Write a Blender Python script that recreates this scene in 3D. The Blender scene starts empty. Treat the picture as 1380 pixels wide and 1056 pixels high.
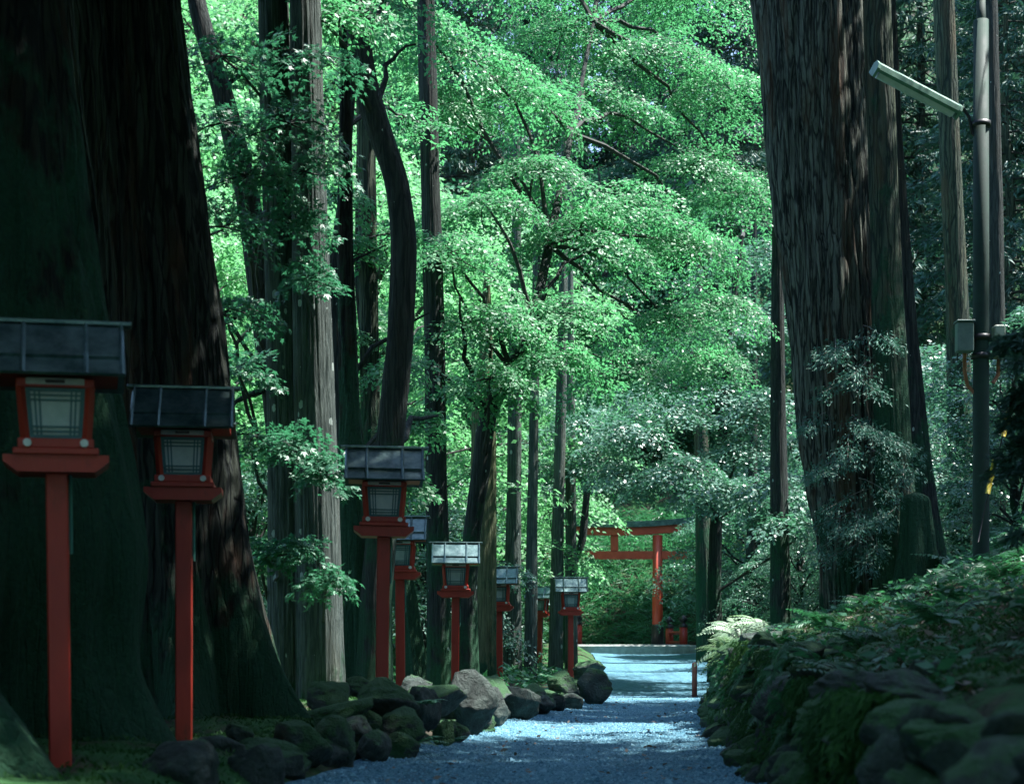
import bpy, bmesh, math, random
import numpy as np
from mathutils import Vector, Matrix

# ------------------------------------------------------------------ camera, sky, sun
F = 2200.0            # focal length in photo pixels
HZ = 885.0            # horizon row in the photo
sc = bpy.context.scene
col = sc.collection
cam_d = bpy.data.cameras.new('camera')
cam = bpy.data.objects.new('camera', cam_d); col.objects.link(cam)
cam.location = (0, 0, 0); cam.rotation_euler = (math.radians(90), 0, 0)
cam_d.sensor_width = 36.0; cam_d.lens = 36.0 * F / 1380.0
cam_d.shift_y = (HZ - 528.0) / 1380.0
cam_d.clip_end = 600; cam_d.clip_start = 0.1
cam_d.dof.use_dof = True; cam_d.dof.focus_distance = 24.0; cam_d.dof.aperture_fstop = 2.8
sc.camera = cam

SUN = Vector((0.42, 0.04, 0.90)).normalized()      # towards the sun
w = bpy.data.worlds.new('World'); sc.world = w; w.use_nodes = True
nt = w.node_tree
sky = nt.nodes.new('ShaderNodeTexSky'); sky.sky_type = 'NISHITA'; sky.sun_disc = False
sky.sun_elevation = math.asin(SUN.z); sky.sun_rotation = math.atan2(SUN.x, SUN.y)
sky.air_density = 1.0; sky.dust_density = 0.6; sky.ozone_density = 2.0
bg = nt.nodes['Background']; bg.inputs['Strength'].default_value = 0.15
nt.links.new(sky.outputs[0], bg.inputs['Color'])
sd = bpy.data.lights.new('sun', 'SUN'); sd.energy = 5.0; sd.angle = math.radians(0.5); sd.color = (1.0, 0.985, 0.95)
so = bpy.data.objects.new('sun', sd); col.objects.link(so); so.rotation_euler = SUN.to_track_quat('Z', 'Y').to_euler()
sc.view_settings.view_transform = 'Standard'; sc.view_settings.look = 'None'
sc.view_settings.exposure = 1.85; sc.view_settings.gamma = 1.0; sc.view_settings.use_curve_mapping = False
sc.render.engine = 'CYCLES'
sc.cycles.max_bounces = 6; sc.cycles.diffuse_bounces = 3; sc.cycles.glossy_bounces = 2
sc.cycles.transmission_bounces = 4; sc.cycles.use_denoising = True
sc.cycles.caustics_reflective = False; sc.cycles.caustics_refractive = False

rng = np.random.default_rng(11)
random.seed(7)

# ------------------------------------------------------------------ helpers
def P(x, y, d):
    return np.array([(x - 690.0) / F * d, d, (HZ - y) / F * d])

_tab = np.random.default_rng(5).random((32, 32, 32))
def vn3(p):
    p = np.asarray(p, float); i = np.floor(p).astype(int); f = p - i; f = f * f * (3 - 2 * f)
    r = 0
    for a in (0, 1):
        for b in (0, 1):
            for c in (0, 1):
                wgt = (f[..., 0] if a else 1 - f[..., 0]) * (f[..., 1] if b else 1 - f[..., 1]) * (f[..., 2] if c else 1 - f[..., 2])
                r = r + wgt * _tab[(i[..., 0] + a) % 32, (i[..., 1] + b) % 32, (i[..., 2] + c) % 32]
    return r * 2 - 1
def fbm(p, o=3):
    s, a = 0, 1.0
    for k in range(o):
        s = s + a * vn3(np.asarray(p) * (2 ** k) + k * 7.3); a *= 0.5
    return s
def unit(v):
    return v / np.maximum(np.linalg.norm(v, axis=-1, keepdims=True), 1e-9)
def smooth(t):
    t = np.clip(t, 0, 1); return t * t * (3 - 2 * t)

class Geo:
    def __init__(s): s.v = []; s.q = []; s.t = []; s.qm = []; s.tm = []; s.n = 0
    def add(s, v, q=None, t=None, m=0):
        v = np.asarray(v, float).reshape(-1, 3)
        if q is not None and len(q):
            q = np.asarray(q, int).reshape(-1, 4); s.q.append(q + s.n); s.qm.append(np.full(len(q), m))
        if t is not None and len(t):
            t = np.asarray(t, int).reshape(-1, 3); s.t.append(t + s.n); s.tm.append(np.full(len(t), m))
        s.v.append(v); s.n += len(v)
    def mesh(s, name, mats, smooth_shade=False):
        v = np.concatenate(s.v) if s.v else np.zeros((0, 3))
        q = np.concatenate(s.q) if s.q else np.zeros((0, 4), int)
        t = np.concatenate(s.t) if s.t else np.zeros((0, 3), int)
        qm = np.concatenate(s.qm) if s.qm else np.zeros(0, int); tm = np.concatenate(s.tm) if s.tm else np.zeros(0, int)
        me = bpy.data.meshes.new(name)
        me.vertices.add(len(v)); me.vertices.foreach_set('co', v.astype(np.float32).ravel())
        me.loops.add(q.size + t.size); me.loops.foreach_set('vertex_index', np.concatenate([q.ravel(), t.ravel()]).astype(np.int32))
        me.polygons.add(len(q) + len(t))
        ls = np.concatenate([np.arange(len(q)) * 4, q.size + np.arange(len(t)) * 3]).astype(np.int32)
        me.polygons.foreach_set('loop_start', ls)
        me.polygons.foreach_set('material_index', np.concatenate([qm, tm]).astype(np.int32))
        me.polygons.foreach_set('use_smooth', np.full(len(q) + len(t), smooth_shade))
        for m in (mats if isinstance(mats, (list, tuple)) else [mats]): me.materials.append(m)
        me.update(calc_edges=True)
        return me
    def obj(s, name, mats, parent=None, smooth_shade=False):
        return link(name, s.mesh(name, mats, smooth_shade), parent)

def link(name, me, parent=None):
    o = bpy.data.objects.new(name, me); col.objects.link(o)
    if parent is not None: o.parent = parent
    return o
def tag(o, label=None, cat=None, group=None, kind=None):
    if label: o['label'] = label
    if cat: o['category'] = cat
    if group: o['group'] = group
    if kind: o['kind'] = kind
    return o
def empty(name, loc, rz=0, **k):
    o = bpy.data.objects.new(name, None); col.objects.link(o); o.location = loc; o.rotation_euler = (0, 0, rz)
    o.empty_display_size = 0.2
    return tag(o, **k)
def copy_tree(o, parent=None):
    c = o.copy(); col.objects.link(c); c.parent = parent
    for ch in list(o.children): copy_tree(ch, c)
    return c

def box(g, c, s, m=0, taper=1.0, bev=0.0):
    """box centre c, size s; taper scales the top; bevelled by corner cut when bev"""
    c = np.array(c, float); hx, hy, hz = np.array(s) / 2.0
    if bev <= 0:
        v = []
        for z, k in ((-hz, 1.0), (hz, taper)):
            for x, y in ((-hx, -hy), (hx, -hy), (hx, hy), (-hx, hy)): v.append((x * k, y * k, z))
        q = [(3, 2, 1, 0), (4, 5, 6, 7), (0, 1, 5, 4), (1, 2, 6, 5), (2, 3, 7, 6), (3, 0, 4, 7)]
        g.add(np.array(v) + c, q, m=m); return
    def ring(z, k, i):
        x, y = hx * k - i, hy * k - i; b = bev
        return [(x, -y + b, z), (x, y - b, z), (x - b, y, z), (-x + b, y, z), (-x, y - b, z), (-x, -y + b, z), (-x + b, -y, z), (x - b, -y, z)]
    rs = [ring(-hz, 1, bev), ring(-hz + bev, 1, 0), ring(hz - bev, taper, 0), ring(hz, taper, bev)]
    v = np.array(sum(rs, [])); q = []
    for r in range(3):
        for k in range(8): a = r * 8 + k; b2 = r * 8 + (k + 1) % 8; q.append((a, b2, b2 + 8, a + 8))
    g.add(v + c, q + [(24, 25, 26, 27), (24, 27, 28, 31), (28, 29, 30, 31), (3, 2, 1, 0), (7, 4, 3, 0), (7, 6, 5, 4)], m=m)

def prism(g, poly, y0, y1, m=0, axis='x'):
    """extrude closed polygon poly (a,b); axis = extrusion axis. axis x: poly=(y,z)"""
    n = len(poly); v = []
    for s in (y0, y1):
        for a, b in poly: v.append((s, a, b) if axis == 'x' else ((a, s, b) if axis == 'y' else (a, b, s)))
    q = [(k, (k + 1) % n, (k + 1) % n + n, k + n) for k in range(n)]
    t = []
    for k in range(1, n - 1): t.append((0, k + 1, k)); t.append((n, n + k, n + k + 1))
    g.add(v, q, t, m)

def tube(g, pts, rad, sides=6, m=0, cap=True):
    pts = np.asarray(pts, float); n = len(pts); rad = np.broadcast_to(np.asarray(rad, float), (n,))
    tan = unit(np.gradient(pts, axis=0)); up = np.array([0.0, 0, 1.0]) if abs(tan[0][2]) < 0.9 else np.array([1.0, 0, 0])
    u = unit(np.cross(tan, up)); 
    u = np.where(np.linalg.norm(np.cross(tan, up), axis=1)[:, None] < 1e-3, np.array([1.0, 0, 0]), u)
    vv = np.cross(tan, u)
    a = np.linspace(0, 2 * math.pi, sides, endpoint=False)
    ring = pts[:, None, :] + rad[:, None, None] * (np.cos(a)[None, :, None] * u[:, None, :] + np.sin(a)[None, :, None] * vv[:, None, :])
    i = np.arange(n - 1)[:, None] * sides; k = np.arange(sides)[None, :]; k2 = (k + 1) % sides
    q = np.stack([i + k, i + k2, i + sides + k2, i + sides + k], -1).reshape(-1, 4)
    t = []
    if cap:
        for j in range(1, sides - 1): t.append((0, j, j + 1)); b = (n - 1) * sides; t.append((b, b + j + 1, b + j))
    g.add(ring.reshape(-1, 3), q, t, m)

def lathe(g, prof, c=(0, 0, 0), sides=16, m=0):
    c = np.array(c, float); a = np.linspace(0, 2 * math.pi, sides, endpoint=False); v = []
    for r, z in prof:
        for t in a: v.append((c[0] + r * math.cos(t), c[1] + r * math.sin(t), c[2] + z))
    q = []
    for i in range(len(prof) - 1):
        for k in range(sides): k2 = (k + 1) % sides; q.append((i * sides + k, i * sides + k2, (i + 1) * sides + k2, (i + 1) * sides + k))
    g.add(v, q, m=m)

def kites(g, p, d, nrm, L, W, fold=0.12, m=0):
    """leaf faces: base p, direction d, normal nrm"""
    n = len(p)
    if n == 0: return
    d = unit(d); s = unit(np.cross(nrm, d)); nn = np.cross(d, s)
    L = np.broadcast_to(L, (n,))[:, None]; W = np.broadcast_to(W, (n,))[:, None]
    v = np.stack([p, p + 0.42 * L * d + 0.5 * W * s - fold * W * nn, p + L * d - 0.15 * L * nn, p + 0.42 * L * d - 0.5 * W * s - fold * W * nn], 1)
    q = np.arange(n * 4).reshape(n, 4)
    g.add(v.reshape(-1, 3), q, m=m)

def rot_about(d, ax, ang):
    c, s = np.cos(ang)[..., None], np.sin(ang)[..., None]
    return d * c + np.cross(ax, d) * s + ax * (ax * d).sum(-1, keepdims=True) * (1 - c)

# ------------------------------------------------------------------ materials
class NT:
    def __init__(s, name):
        s.m = bpy.data.materials.new(name); s.m.use_nodes = True; s.t = s.m.node_tree; s.t.nodes.clear()
        s.out = s.t.nodes.new('ShaderNodeOutputMaterial')
    def n(s, typ, ins=None, **props):
        nd = s.t.nodes.new('ShaderNode' + typ)
        for k, v in props.items(): setattr(nd, k, v)
        for k, v in (ins or {}).items():
            sock = nd.inputs[k]
            if isinstance(v, bpy.types.NodeSocket): s.t.links.new(v, sock)
            elif isinstance(v, (tuple, list)) and len(v) == 3 and sock.type == 'RGBA': sock.default_value = (*v, 1)
            else: sock.default_value = v
        return nd
    def mix(s, f, a, b, mode='MIX'):
        nd = s.t.nodes.new('ShaderNodeMix'); nd.data_type = 'RGBA'; nd.blend_type = mode
        for k, v in ((0, f), (6, a), (7, b)):
            if isinstance(v, bpy.types.NodeSocket): s.t.links.new(v, nd.inputs[k])
            else: nd.inputs[k].default_value = v if k == 0 else (*v, 1)
        return nd.outputs[2]
    def math(s, op, a, b=0.5):
        nd = s.t.nodes.new('ShaderNodeMath'); nd.operation = op
        for k, v in ((0, a), (1, b)):
            if isinstance(v, bpy.types.NodeSocket): s.t.links.new(v, nd.inputs[k])
            else: nd.inputs[k].default_value = v
        return nd.outputs[0]
    def ramp(s, f, a, b):
        nd = s.n('MapRange', {0: f, 1: a, 2: b, 3: 0.0, 4: 1.0}); nd.clamp = True; nd.interpolation_type = 'SMOOTHSTEP'
        return nd.outputs[0]
    def coord(s, scale=(1, 1, 1), world=False):
        if world: src = s.n('NewGeometry').outputs['Position']
        else: src = s.n('TexCoord').outputs['Object']
        return s.n('Mapping', {'Vector': src, 'Scale': scale}).outputs[0]
    def noise(s, vec, scale, detail=4, rough=0.6, dist=0.0):
        return s.n('TexNoise', {'Vector': vec, 'Scale': scale, 'Detail': detail, 'Roughness': rough, 'Distortion': dist}).outputs[0]
    def bump(s, h, strength, dist=0.02):
        return s.n('Bump', {'Height': h, 'Strength': strength, 'Distance': dist}).outputs[0]
    def done(s, shader):
        s.t.links.new(shader, s.out.inputs[0]); return s.m
    def pbr(s, base, rough=0.7, normal=None, metal=0.0, spec=0.5):
        ins = {'Base Color': base, 'Roughness': rough, 'Metallic': metal, 'Specular IOR Level': spec}
        if normal is not None: ins['Normal'] = normal
        return s.done(s.n('BsdfPrincipled', ins).outputs[0])

def bark_mat(name, dark, light, red, moss=0.4, moss_top=4.0, lichen=0.0, fine=1.0, furrow=0.62):
    t = NT(name)
    v = t.coord((22 * fine, 22 * fine, 1.5 * fine))
    n0 = t.noise(v, 1.0, 7, 0.7, 0.5)
    wv = t.n('VectorMath', {0: t.coord((13 * fine, 13 * fine, 0.5 * fine)), 1: t.n('VectorMath', {0: t.n('TexNoise', {'Vector': t.coord((4, 4, 1.6)), 'Scale': 1.0, 'Detail': 3.0}).outputs['Color'], 1: (1.6, 1.6, 1.0)}, operation='MULTIPLY').outputs[0]}, operation='ADD').outputs[0]
    fur = t.ramp(t.n('TexVoronoi', {'Vector': wv, 'Scale': 1.0}, feature='DISTANCE_TO_EDGE').outputs[0], 0.0, 0.16)
    n1 = t.math('MULTIPLY', n0, t.math('ADD', 1.07 - furrow, t.math('MULTIPLY', fur, furrow)))
    n2 = t.noise(t.coord((3, 3, 0.5)), 1.0, 4)
    c = t.mix(t.ramp(n1, 0.28, 0.66), dark, light)
    c = t.mix(t.math('MULTIPLY', t.ramp(n2, 0.52, 0.7), 0.7), c, red)
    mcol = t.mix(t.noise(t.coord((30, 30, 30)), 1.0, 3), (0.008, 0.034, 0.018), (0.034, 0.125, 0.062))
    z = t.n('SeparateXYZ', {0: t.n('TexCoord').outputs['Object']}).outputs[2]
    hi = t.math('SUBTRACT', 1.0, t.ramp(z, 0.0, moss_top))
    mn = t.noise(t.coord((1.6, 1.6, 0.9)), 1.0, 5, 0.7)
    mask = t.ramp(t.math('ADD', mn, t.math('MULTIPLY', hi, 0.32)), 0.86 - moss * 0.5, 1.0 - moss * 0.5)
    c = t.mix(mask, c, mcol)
    if lichen > 0:
        vo = t.n('TexVoronoi', {'Vector': t.coord((1, 1, 0.6)), 'Scale': 6.0, 'Randomness': 1.0})
        sz = t.math('MULTIPLY', t.n('SeparateColor', {0: vo.outputs['Color']}).outputs[0], 0.28 * lichen)
        wob = t.math('MULTIPLY', t.noise(t.coord((40, 40, 25)), 1.0, 3), 0.14)
        c = t.mix(t.math('LESS_THAN', t.math('ADD', vo.outputs['Distance'], wob), sz), c, (0.42, 0.5, 0.46))
    h = t.math('ADD', n1, t.math('MULTIPLY', t.noise(t.coord((60, 60, 60)), 1.0, 3), t.math('MULTIPLY', mask, 0.5)))
    return t.pbr(c, 0.85, t.bump(h, 1.0, 0.06), spec=0.25)

def leaf_mat(name, a, b, trans, tf=0.42, rough=0.42, spec=0.5):
    t = NT(name)
    r = t.n('NewGeometry').outputs['Random Per Island']
    n = t.ramp(t.noise(t.coord((0.75, 0.75, 1.1), world=True), 1.0, 3), 0.32, 0.68)
    f = t.math('ADD', t.math('MULTIPLY', r, 0.45), t.math('MULTIPLY', n, 0.55))
    c = t.mix(f, a, b)
    tr = t.mix(f, tuple(x * 0.8 for x in trans), trans)
    p = t.n('BsdfPrincipled', {'Base Color': c, 'Roughness': rough, 'Specular IOR Level': spec})
    q = t.n('BsdfTranslucent', {'Color': tr})
    return t.done(t.n('MixShader', {0: tf, 1: p.outputs[0], 2: q.outputs[0]}).outputs[0])

def rock_mat(name, moss=0.5, base=((0.007, 0.014, 0.012), (0.052, 0.080, 0.068))):
    t = NT(name)
    inf = t.n('ObjectInfo').outputs['Random']
    off = t.n('CombineXYZ', {0: t.math('MULTIPLY', inf, 37.0), 1: t.math('MULTIPLY', inf, 91.0)}).outputs[0]
    pos = t.n('VectorMath', {0: t.n('NewGeometry').outputs['Position'], 1: off}, operation='ADD').outputs[0]
    n1 = t.noise(pos, 3.5, 8, 0.68, 0.6)
    n2 = t.noise(pos, 22.0, 5, 0.7)
    c = t.mix(t.ramp(n1, 0.32, 0.72), *base)
    c = t.mix(t.math('MULTIPLY', t.ramp(n2, 0.55, 0.75), 0.55), c, (0.12, 0.165, 0.14))
    c = t.mix(t.math('MULTIPLY', inf, 0.55), c, t.mix(0.5, c, (0.105, 0.145, 0.125)))
    nz = t.n('SeparateXYZ', {0: t.n('NewGeometry').outputs['Normal']}).outputs[2]
    m = t.math('ADD', t.math('MULTIPLY', nz, 0.22), t.math('ADD', t.noise(pos, 1.7, 5, 0.7), t.math('MULTIPLY', t.math('SUBTRACT', inf, 0.5), 0.35)))
    mask = t.ramp(m, 0.98 - 0.6 * moss, 1.10 - 0.6 * moss)
    mc = t.mix(t.noise(pos, 30, 4), (0.010, 0.045, 0.018), (0.055, 0.16, 0.05))
    c = t.mix(mask, c, mc)
    h = t.math('ADD', t.math('ADD', n1, t.math('MULTIPLY', n2, 0.25)), t.math('MULTIPLY', t.noise(pos, 70, 3), t.math('MULTIPLY', mask, 0.35)))
    return t.pbr(c, t.math('SUBTRACT', 0.85, t.math('MULTIPLY', n2, 0.3)), t.bump(h, 1.0, 0.09), spec=0.35)

def simple(name, c1, c2, rough=0.5, scale=6.0, metal=0.0, bump=0.15, dirt=None, stretch=(1, 1, 1), spec=0.5):
    t = NT(name); v = t.coord(stretch)
    n = t.noise(v, scale, 5, 0.65)
    c = t.mix(t.ramp(n, 0.3, 0.7), c1, c2)
    if dirt:
        c = t.mix(t.math('MULTIPLY', t.ramp(t.noise(t.coord((1, 1, 0.5)), scale * 0.6, 6, 0.75), 0.52, 0.7), dirt[1]), c, dirt[0])
    r = t.math('ADD', rough - 0.12, t.math('MULTIPLY', n, 0.24))
    return t.pbr(c, r, t.bump(t.noise(v, scale * 6, 4), bump, 0.01), metal, spec)

M = {}
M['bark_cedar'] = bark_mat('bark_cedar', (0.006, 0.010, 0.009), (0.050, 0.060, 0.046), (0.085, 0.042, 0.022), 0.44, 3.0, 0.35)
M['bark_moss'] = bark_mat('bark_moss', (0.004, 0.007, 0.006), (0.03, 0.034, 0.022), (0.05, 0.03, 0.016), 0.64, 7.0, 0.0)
M['bark_pale'] = bark_mat('bark_pale', (0.030, 0.048, 0.044), (0.125, 0.155, 0.14), (0.10, 0.105, 0.08), 0.22, 2.5, 1.0, 1.3, 0.25)
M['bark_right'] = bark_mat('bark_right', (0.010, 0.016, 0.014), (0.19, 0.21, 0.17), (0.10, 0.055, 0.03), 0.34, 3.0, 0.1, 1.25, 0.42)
M['bark_green'] = bark_mat('bark_green', (0.018, 0.032, 0.024), (0.095, 0.12, 0.08), (0.10, 0.075, 0.042), 0.42, 9.0, 0.4)
M['bark_yellow'] = bark_mat('bark_yellow', (0.05, 0.065, 0.035), (0.17, 0.19, 0.10), (0.13, 0.12, 0.06), 0.25, 6.0, 0.5, 1.2, 0.25)
M['bark_dark'] = bark_mat('bark_dark', (0.010, 0.016, 0.016), (0.05, 0.062, 0.056), (0.04, 0.04, 0.03), 0.40, 6.0, 0.7, 1.2, 0.3)
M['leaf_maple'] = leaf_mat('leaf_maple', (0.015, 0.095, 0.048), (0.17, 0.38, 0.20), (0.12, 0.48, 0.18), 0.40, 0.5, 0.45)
M['leaf_maple_backlit'] = leaf_mat('leaf_maple_backlit', (0.05, 0.20, 0.09), (0.26, 0.50, 0.26), (0.20, 0.58, 0.22), 0.45, 0.5, 0.45)  # lighter maple green, sky backlight painted into the leaf colour
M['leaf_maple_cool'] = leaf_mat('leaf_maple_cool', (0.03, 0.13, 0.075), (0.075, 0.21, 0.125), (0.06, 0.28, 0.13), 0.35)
M['leaf_broad'] = leaf_mat('leaf_broad', (0.045, 0.13, 0.09), (0.17, 0.31, 0.24), (0.09, 0.30, 0.15), 0.30, 0.35, 0.6)
M['leaf_cedar'] = leaf_mat('leaf_cedar', (0.015, 0.065, 0.05), (0.06, 0.15, 0.11), (0.035, 0.10, 0.05), 0.2, 0.5, 0.4)
M['leaf_shoot'] = leaf_mat('leaf_shoot', (0.04, 0.15, 0.11), (0.12, 0.28, 0.21), (0.06, 0.20, 0.12), 0.3, 0.5, 0.4)
M['leaf_fern'] = leaf_mat('leaf_fern', (0.025, 0.115, 0.055), (0.08, 0.23, 0.12), (0.06, 0.28, 0.10), 0.33, 0.4, 0.5)
M['leaf_fern_sunlit'] = leaf_mat('leaf_fern_sunlit', (0.16, 0.28, 0.16), (0.34, 0.46, 0.32), (0.25, 0.42, 0.2), 0.3, 0.4, 0.5)  # fern green lightened, strong sunlight painted into the leaf colour
M['moss'] = leaf_mat('moss', (0.01, 0.05, 0.016), (0.04, 0.12, 0.03), (0.04, 0.13, 0.03), 0.25, 0.7, 0.2)
M['dead_leaf'] = leaf_mat('dead_leaf', (0.10, 0.07, 0.045), (0.28, 0.24, 0.2), (0.12, 0.08, 0.04), 0.15, 0.6, 0.3)
M['twig'] = simple('twig', (0.012, 0.017, 0.015), (0.045, 0.048, 0.042), 0.85)
M['twig_pale'] = simple('twig_pale', (0.16, 0.15, 0.13), (0.32, 0.30, 0.27), 0.8)
M['rock'] = rock_mat('rock', 0.70)
M['rock_mossy'] = rock_mat('rock_mossy', 0.80)
M['red'] = simple('red', (0.34, 0.022, 0.012), (0.43, 0.04, 0.02), 0.5, 5, 0, 0.06, ((0.11, 0.016, 0.012), 0.75), (1, 1, 0.25))
M['red_far'] = simple('red_far', (0.40, 0.04, 0.018), (0.50, 0.075, 0.03), 0.5, 3, 0, 0.05, ((0.2, 0.05, 0.03), 0.45), (1, 1, 0.4))
M['roof_metal'] = simple('roof_metal', (0.05, 0.10, 0.10), (0.15, 0.23, 0.225), 0.32, 7, 0.7, 0.12, ((0.22, 0.28, 0.28), 0.5))
M['roof_dark'] = simple('roof_dark', (0.02, 0.025, 0.03), (0.05, 0.06, 0.065), 0.5, 7, 0.2)
M['lattice'] = simple('lattice', (0.02, 0.09, 0.10), (0.035, 0.13, 0.14), 0.5, 9)
M['pane'] = simple('pane', (0.30, 0.37, 0.36), (0.40, 0.47, 0.45), 0.35, 8, 0, 0.03)
M['white'] = simple('white', (0.62, 0.64, 0.58), (0.75, 0.75, 0.68), 0.5, 30, 0, 0.03, ((0.35, 0.36, 0.3), 0.4))
M['grey_plate'] = simple('grey_plate', (0.36, 0.38, 0.36), (0.48, 0.5, 0.47), 0.5, 20, 0, 0.03)
M['black'] = simple('black', (0.008, 0.009, 0.01), (0.02, 0.02, 0.022), 0.45, 8, 0, 0.05)
M['conduit'] = simple('conduit', (0.05, 0.20, 0.15), (0.08, 0.26, 0.20), 0.5, 10)
M['pole'] = simple('pole', (0.007, 0.026, 0.020), (0.014, 0.045, 0.032), 0.78, 6, 0.0, 0.08, ((0.02, 0.03, 0.025), 0.6))
M['lamp_shell'] = simple('lamp_shell', (0.10, 0.22, 0.16), (0.16, 0.30, 0.22), 0.5, 9, 0, 0.05, ((0.05, 0.09, 0.06), 0.6))
M['lamp_tube'] = simple('lamp_tube', (0.55, 0.58, 0.56), (0.68, 0.70, 0.68), 0.35, 6, 0, 0.02, ((0.4, 0.44, 0.4), 0.4))
M['box_grey'] = simple('box_grey', (0.10, 0.16, 0.14), (0.15, 0.21, 0.19), 0.5, 12)
M['box_cream'] = simple('box_cream', (0.38, 0.42, 0.33), (0.48, 0.5, 0.4), 0.5, 12)
M['rust'] = simple('rust', (0.22, 0.08, 0.03), (0.34, 0.14, 0.06), 0.6, 14)
M['yellow'] = simple('yellow', (0.65, 0.48, 0.02), (0.75, 0.58, 0.04), 0.5, 14, 0, 0.03, ((0.3, 0.22, 0.03), 0.4))
M['blue'] = simple('blue', (0.03, 0.12, 0.38), (0.05, 0.17, 0.46), 0.6, 4)
M['slab'] = simple('slab', (0.22, 0.25, 0.24), (0.36, 0.38, 0.36), 0.8, 5, 0, 0.4, ((0.08, 0.12, 0.08), 0.5))
M['bollard'] = simple('bollard', (0.50, 0.12, 0.09), (0.60, 0.20, 0.15), 0.55, 8, 0, 0.05, ((0.3, 0.08, 0.06), 0.4))

def path_mat():
    t = NT('gravel')
    v = t.coord(world=True)
    vo = t.n('TexVoronoi', {'Vector': v, 'Scale': 58.0})
    cell = t.n('SeparateColor', {0: vo.outputs['Color']}).outputs[0]
    n = t.noise(v, 1.4, 6, 0.7)
    c = t.mix(cell, (0.028, 0.13, 0.195), (0.18, 0.40, 0.51))
    c = t.mix(t.math('MULTIPLY', t.ramp(n, 0.45, 0.75), 0.45), c, (0.035, 0.115, 0.15))
    tr = t.noise(t.coord((1.8, 0.16, 1), world=True), 1.0, 4, 0.6)
    c = t.mix(t.math('MULTIPLY', t.ramp(tr, 0.48, 0.66), 0.5), c, (0.03, 0.10, 0.135))
    h = t.math('SUBTRACT', 1.0, vo.outputs['Distance'])
    return t.pbr(c, 0.8, t.bump(t.math('ADD', h, t.math('MULTIPLY', n, 0.6)), 1.0, 0.03), spec=0.3)
M['gravel'] = path_mat()
def pebble_mat():
    t = NT('pebble'); r = t.n('NewGeometry').outputs['Random Per Island']
    return t.pbr(t.mix(r, (0.03, 0.14, 0.21), (0.25, 0.47, 0.57)), 0.75, None, spec=0.3)
M['pebble'] = pebble_mat()
def ground_mat():
    t = NT('forest_floor'); v = t.coord(world=True)
    n = t.noise(v, 0.9, 7, 0.7); n2 = t.noise(v, 14, 5, 0.7)
    c = t.mix(t.ramp(n2, 0.35, 0.7), (0.022, 0.02, 0.015), (0.085, 0.07, 0.05))
    mo = t.mix(t.noise(v, 25, 4), (0.012, 0.055, 0.016), (0.05, 0.16, 0.05))
    c = t.mix(t.ramp(n, 0.40, 0.56), c, mo)
    return t.pbr(c, 0.9, t.bump(t.math('ADD', n2, t.math('MULTIPLY', n, 2.0)), 0.8, 0.06), spec=0.2)
M['ground'] = ground_mat()

# ------------------------------------------------------------------ terrain
LD = [-20, 5, 10.9, 15.7, 20, 28, 36, 45, 54, 62]; LX = [-2.6, -1.75, -1.19, -0.64, 0.0, 1.15, 2.05, 2.5, 2.7, 2.7]
RD = [-20, 5, 10.6, 13.4, 17.2, 25, 33, 45, 54, 62]; RX = [1.0, 1.3, 1.68, 1.95, 2.2, 3.1, 4.2, 5.5, 6.1, 6.3]
def xl(d): return np.interp(d, LD, LX)
def xr(d): return np.interp(d, RD, RX)
def zp(d): return -0.82 + 0.92 * smooth((np.asarray(d, float) - 34) / 20.0)
def H(x, d, rough=True):
    x = np.asarray(x, float); d = np.asarray(d, float)
    p = zp(d); l = xl(d); r = xr(d)
    tl = smooth((l - x) / 0.6)
    left = p + tl * 0.24 + 0.55 * np.maximum(-x - 17, 0) ** 0.9
    wf = np.interp(d, [30, 38], [1.0, 0.35])
    u = np.maximum(x - r, 0)
    right = p + smooth(u / 0.55) * np.interp(d, [9, 16, 22, 28], [0.62, 0.92, 0.92, 0.75]) * wf + 0.34 * np.maximum(u - 0.5, 0) + 0.26 * np.maximum(u - 3.5, 0)
    z = np.where(x < l, left, np.where(x > r, right, p - 0.06))
    b = np.maximum(d - 60.5 - 0.12 * np.abs(x - 5), 0)
    z = z + np.minimum(b * 0.85, 4.2) + 0.42 * np.maximum(b - 5, 0)
    bl = np.maximum(d - 40 + x * 0.3, 0) * smooth((-x - 4) / 10.0)
    z = z + 0.25 * bl
    if rough:
        off = np.maximum(l - x - 0.1, 0) + np.maximum(x - r - 0.1, 0)
        z = z + fbm(np.stack([x * 0.7, d * 0.7, x * 0], -1), 4) * 0.12 * np.clip(off, 0, 1) + np.clip(off - 3, 0, 10) * 0.05 * vn3(np.stack([x * 0.3, d * 0.3, x * 0 + 3], -1))
    return z
def hz(x, d): return float(H(np.array([x]), np.array([d]))[0])

xs = np.concatenate([np.linspace(-110, -14, 40), np.linspace(-13, -4, 40), np.linspace(-3.9, 9, 190), np.linspace(9.3, 20, 40), np.linspace(21, 110, 40)])
ds = np.concatenate([np.linspace(-30, 3, 20), np.linspace(3.2, 30, 180), np.linspace(30.4, 70, 110), np.linspace(71, 190, 50)])
X, D = np.meshgrid(xs, ds); Z = H(X, D)
nx = len(xs); i = np.arange(len(ds) - 1)[:, None] * nx; k = np.arange(nx - 1)[None, :]
g = Geo(); g.add(np.stack([X, D, Z], -1).reshape(-1, 3), np.stack([i + k, i + k + 1, i + nx + k + 1, i + nx + k], -1).reshape(-1, 4))
tag(g.obj('ground', M['ground'], smooth_shade=True), 'mossy forest floor', kind='structure')

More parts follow.
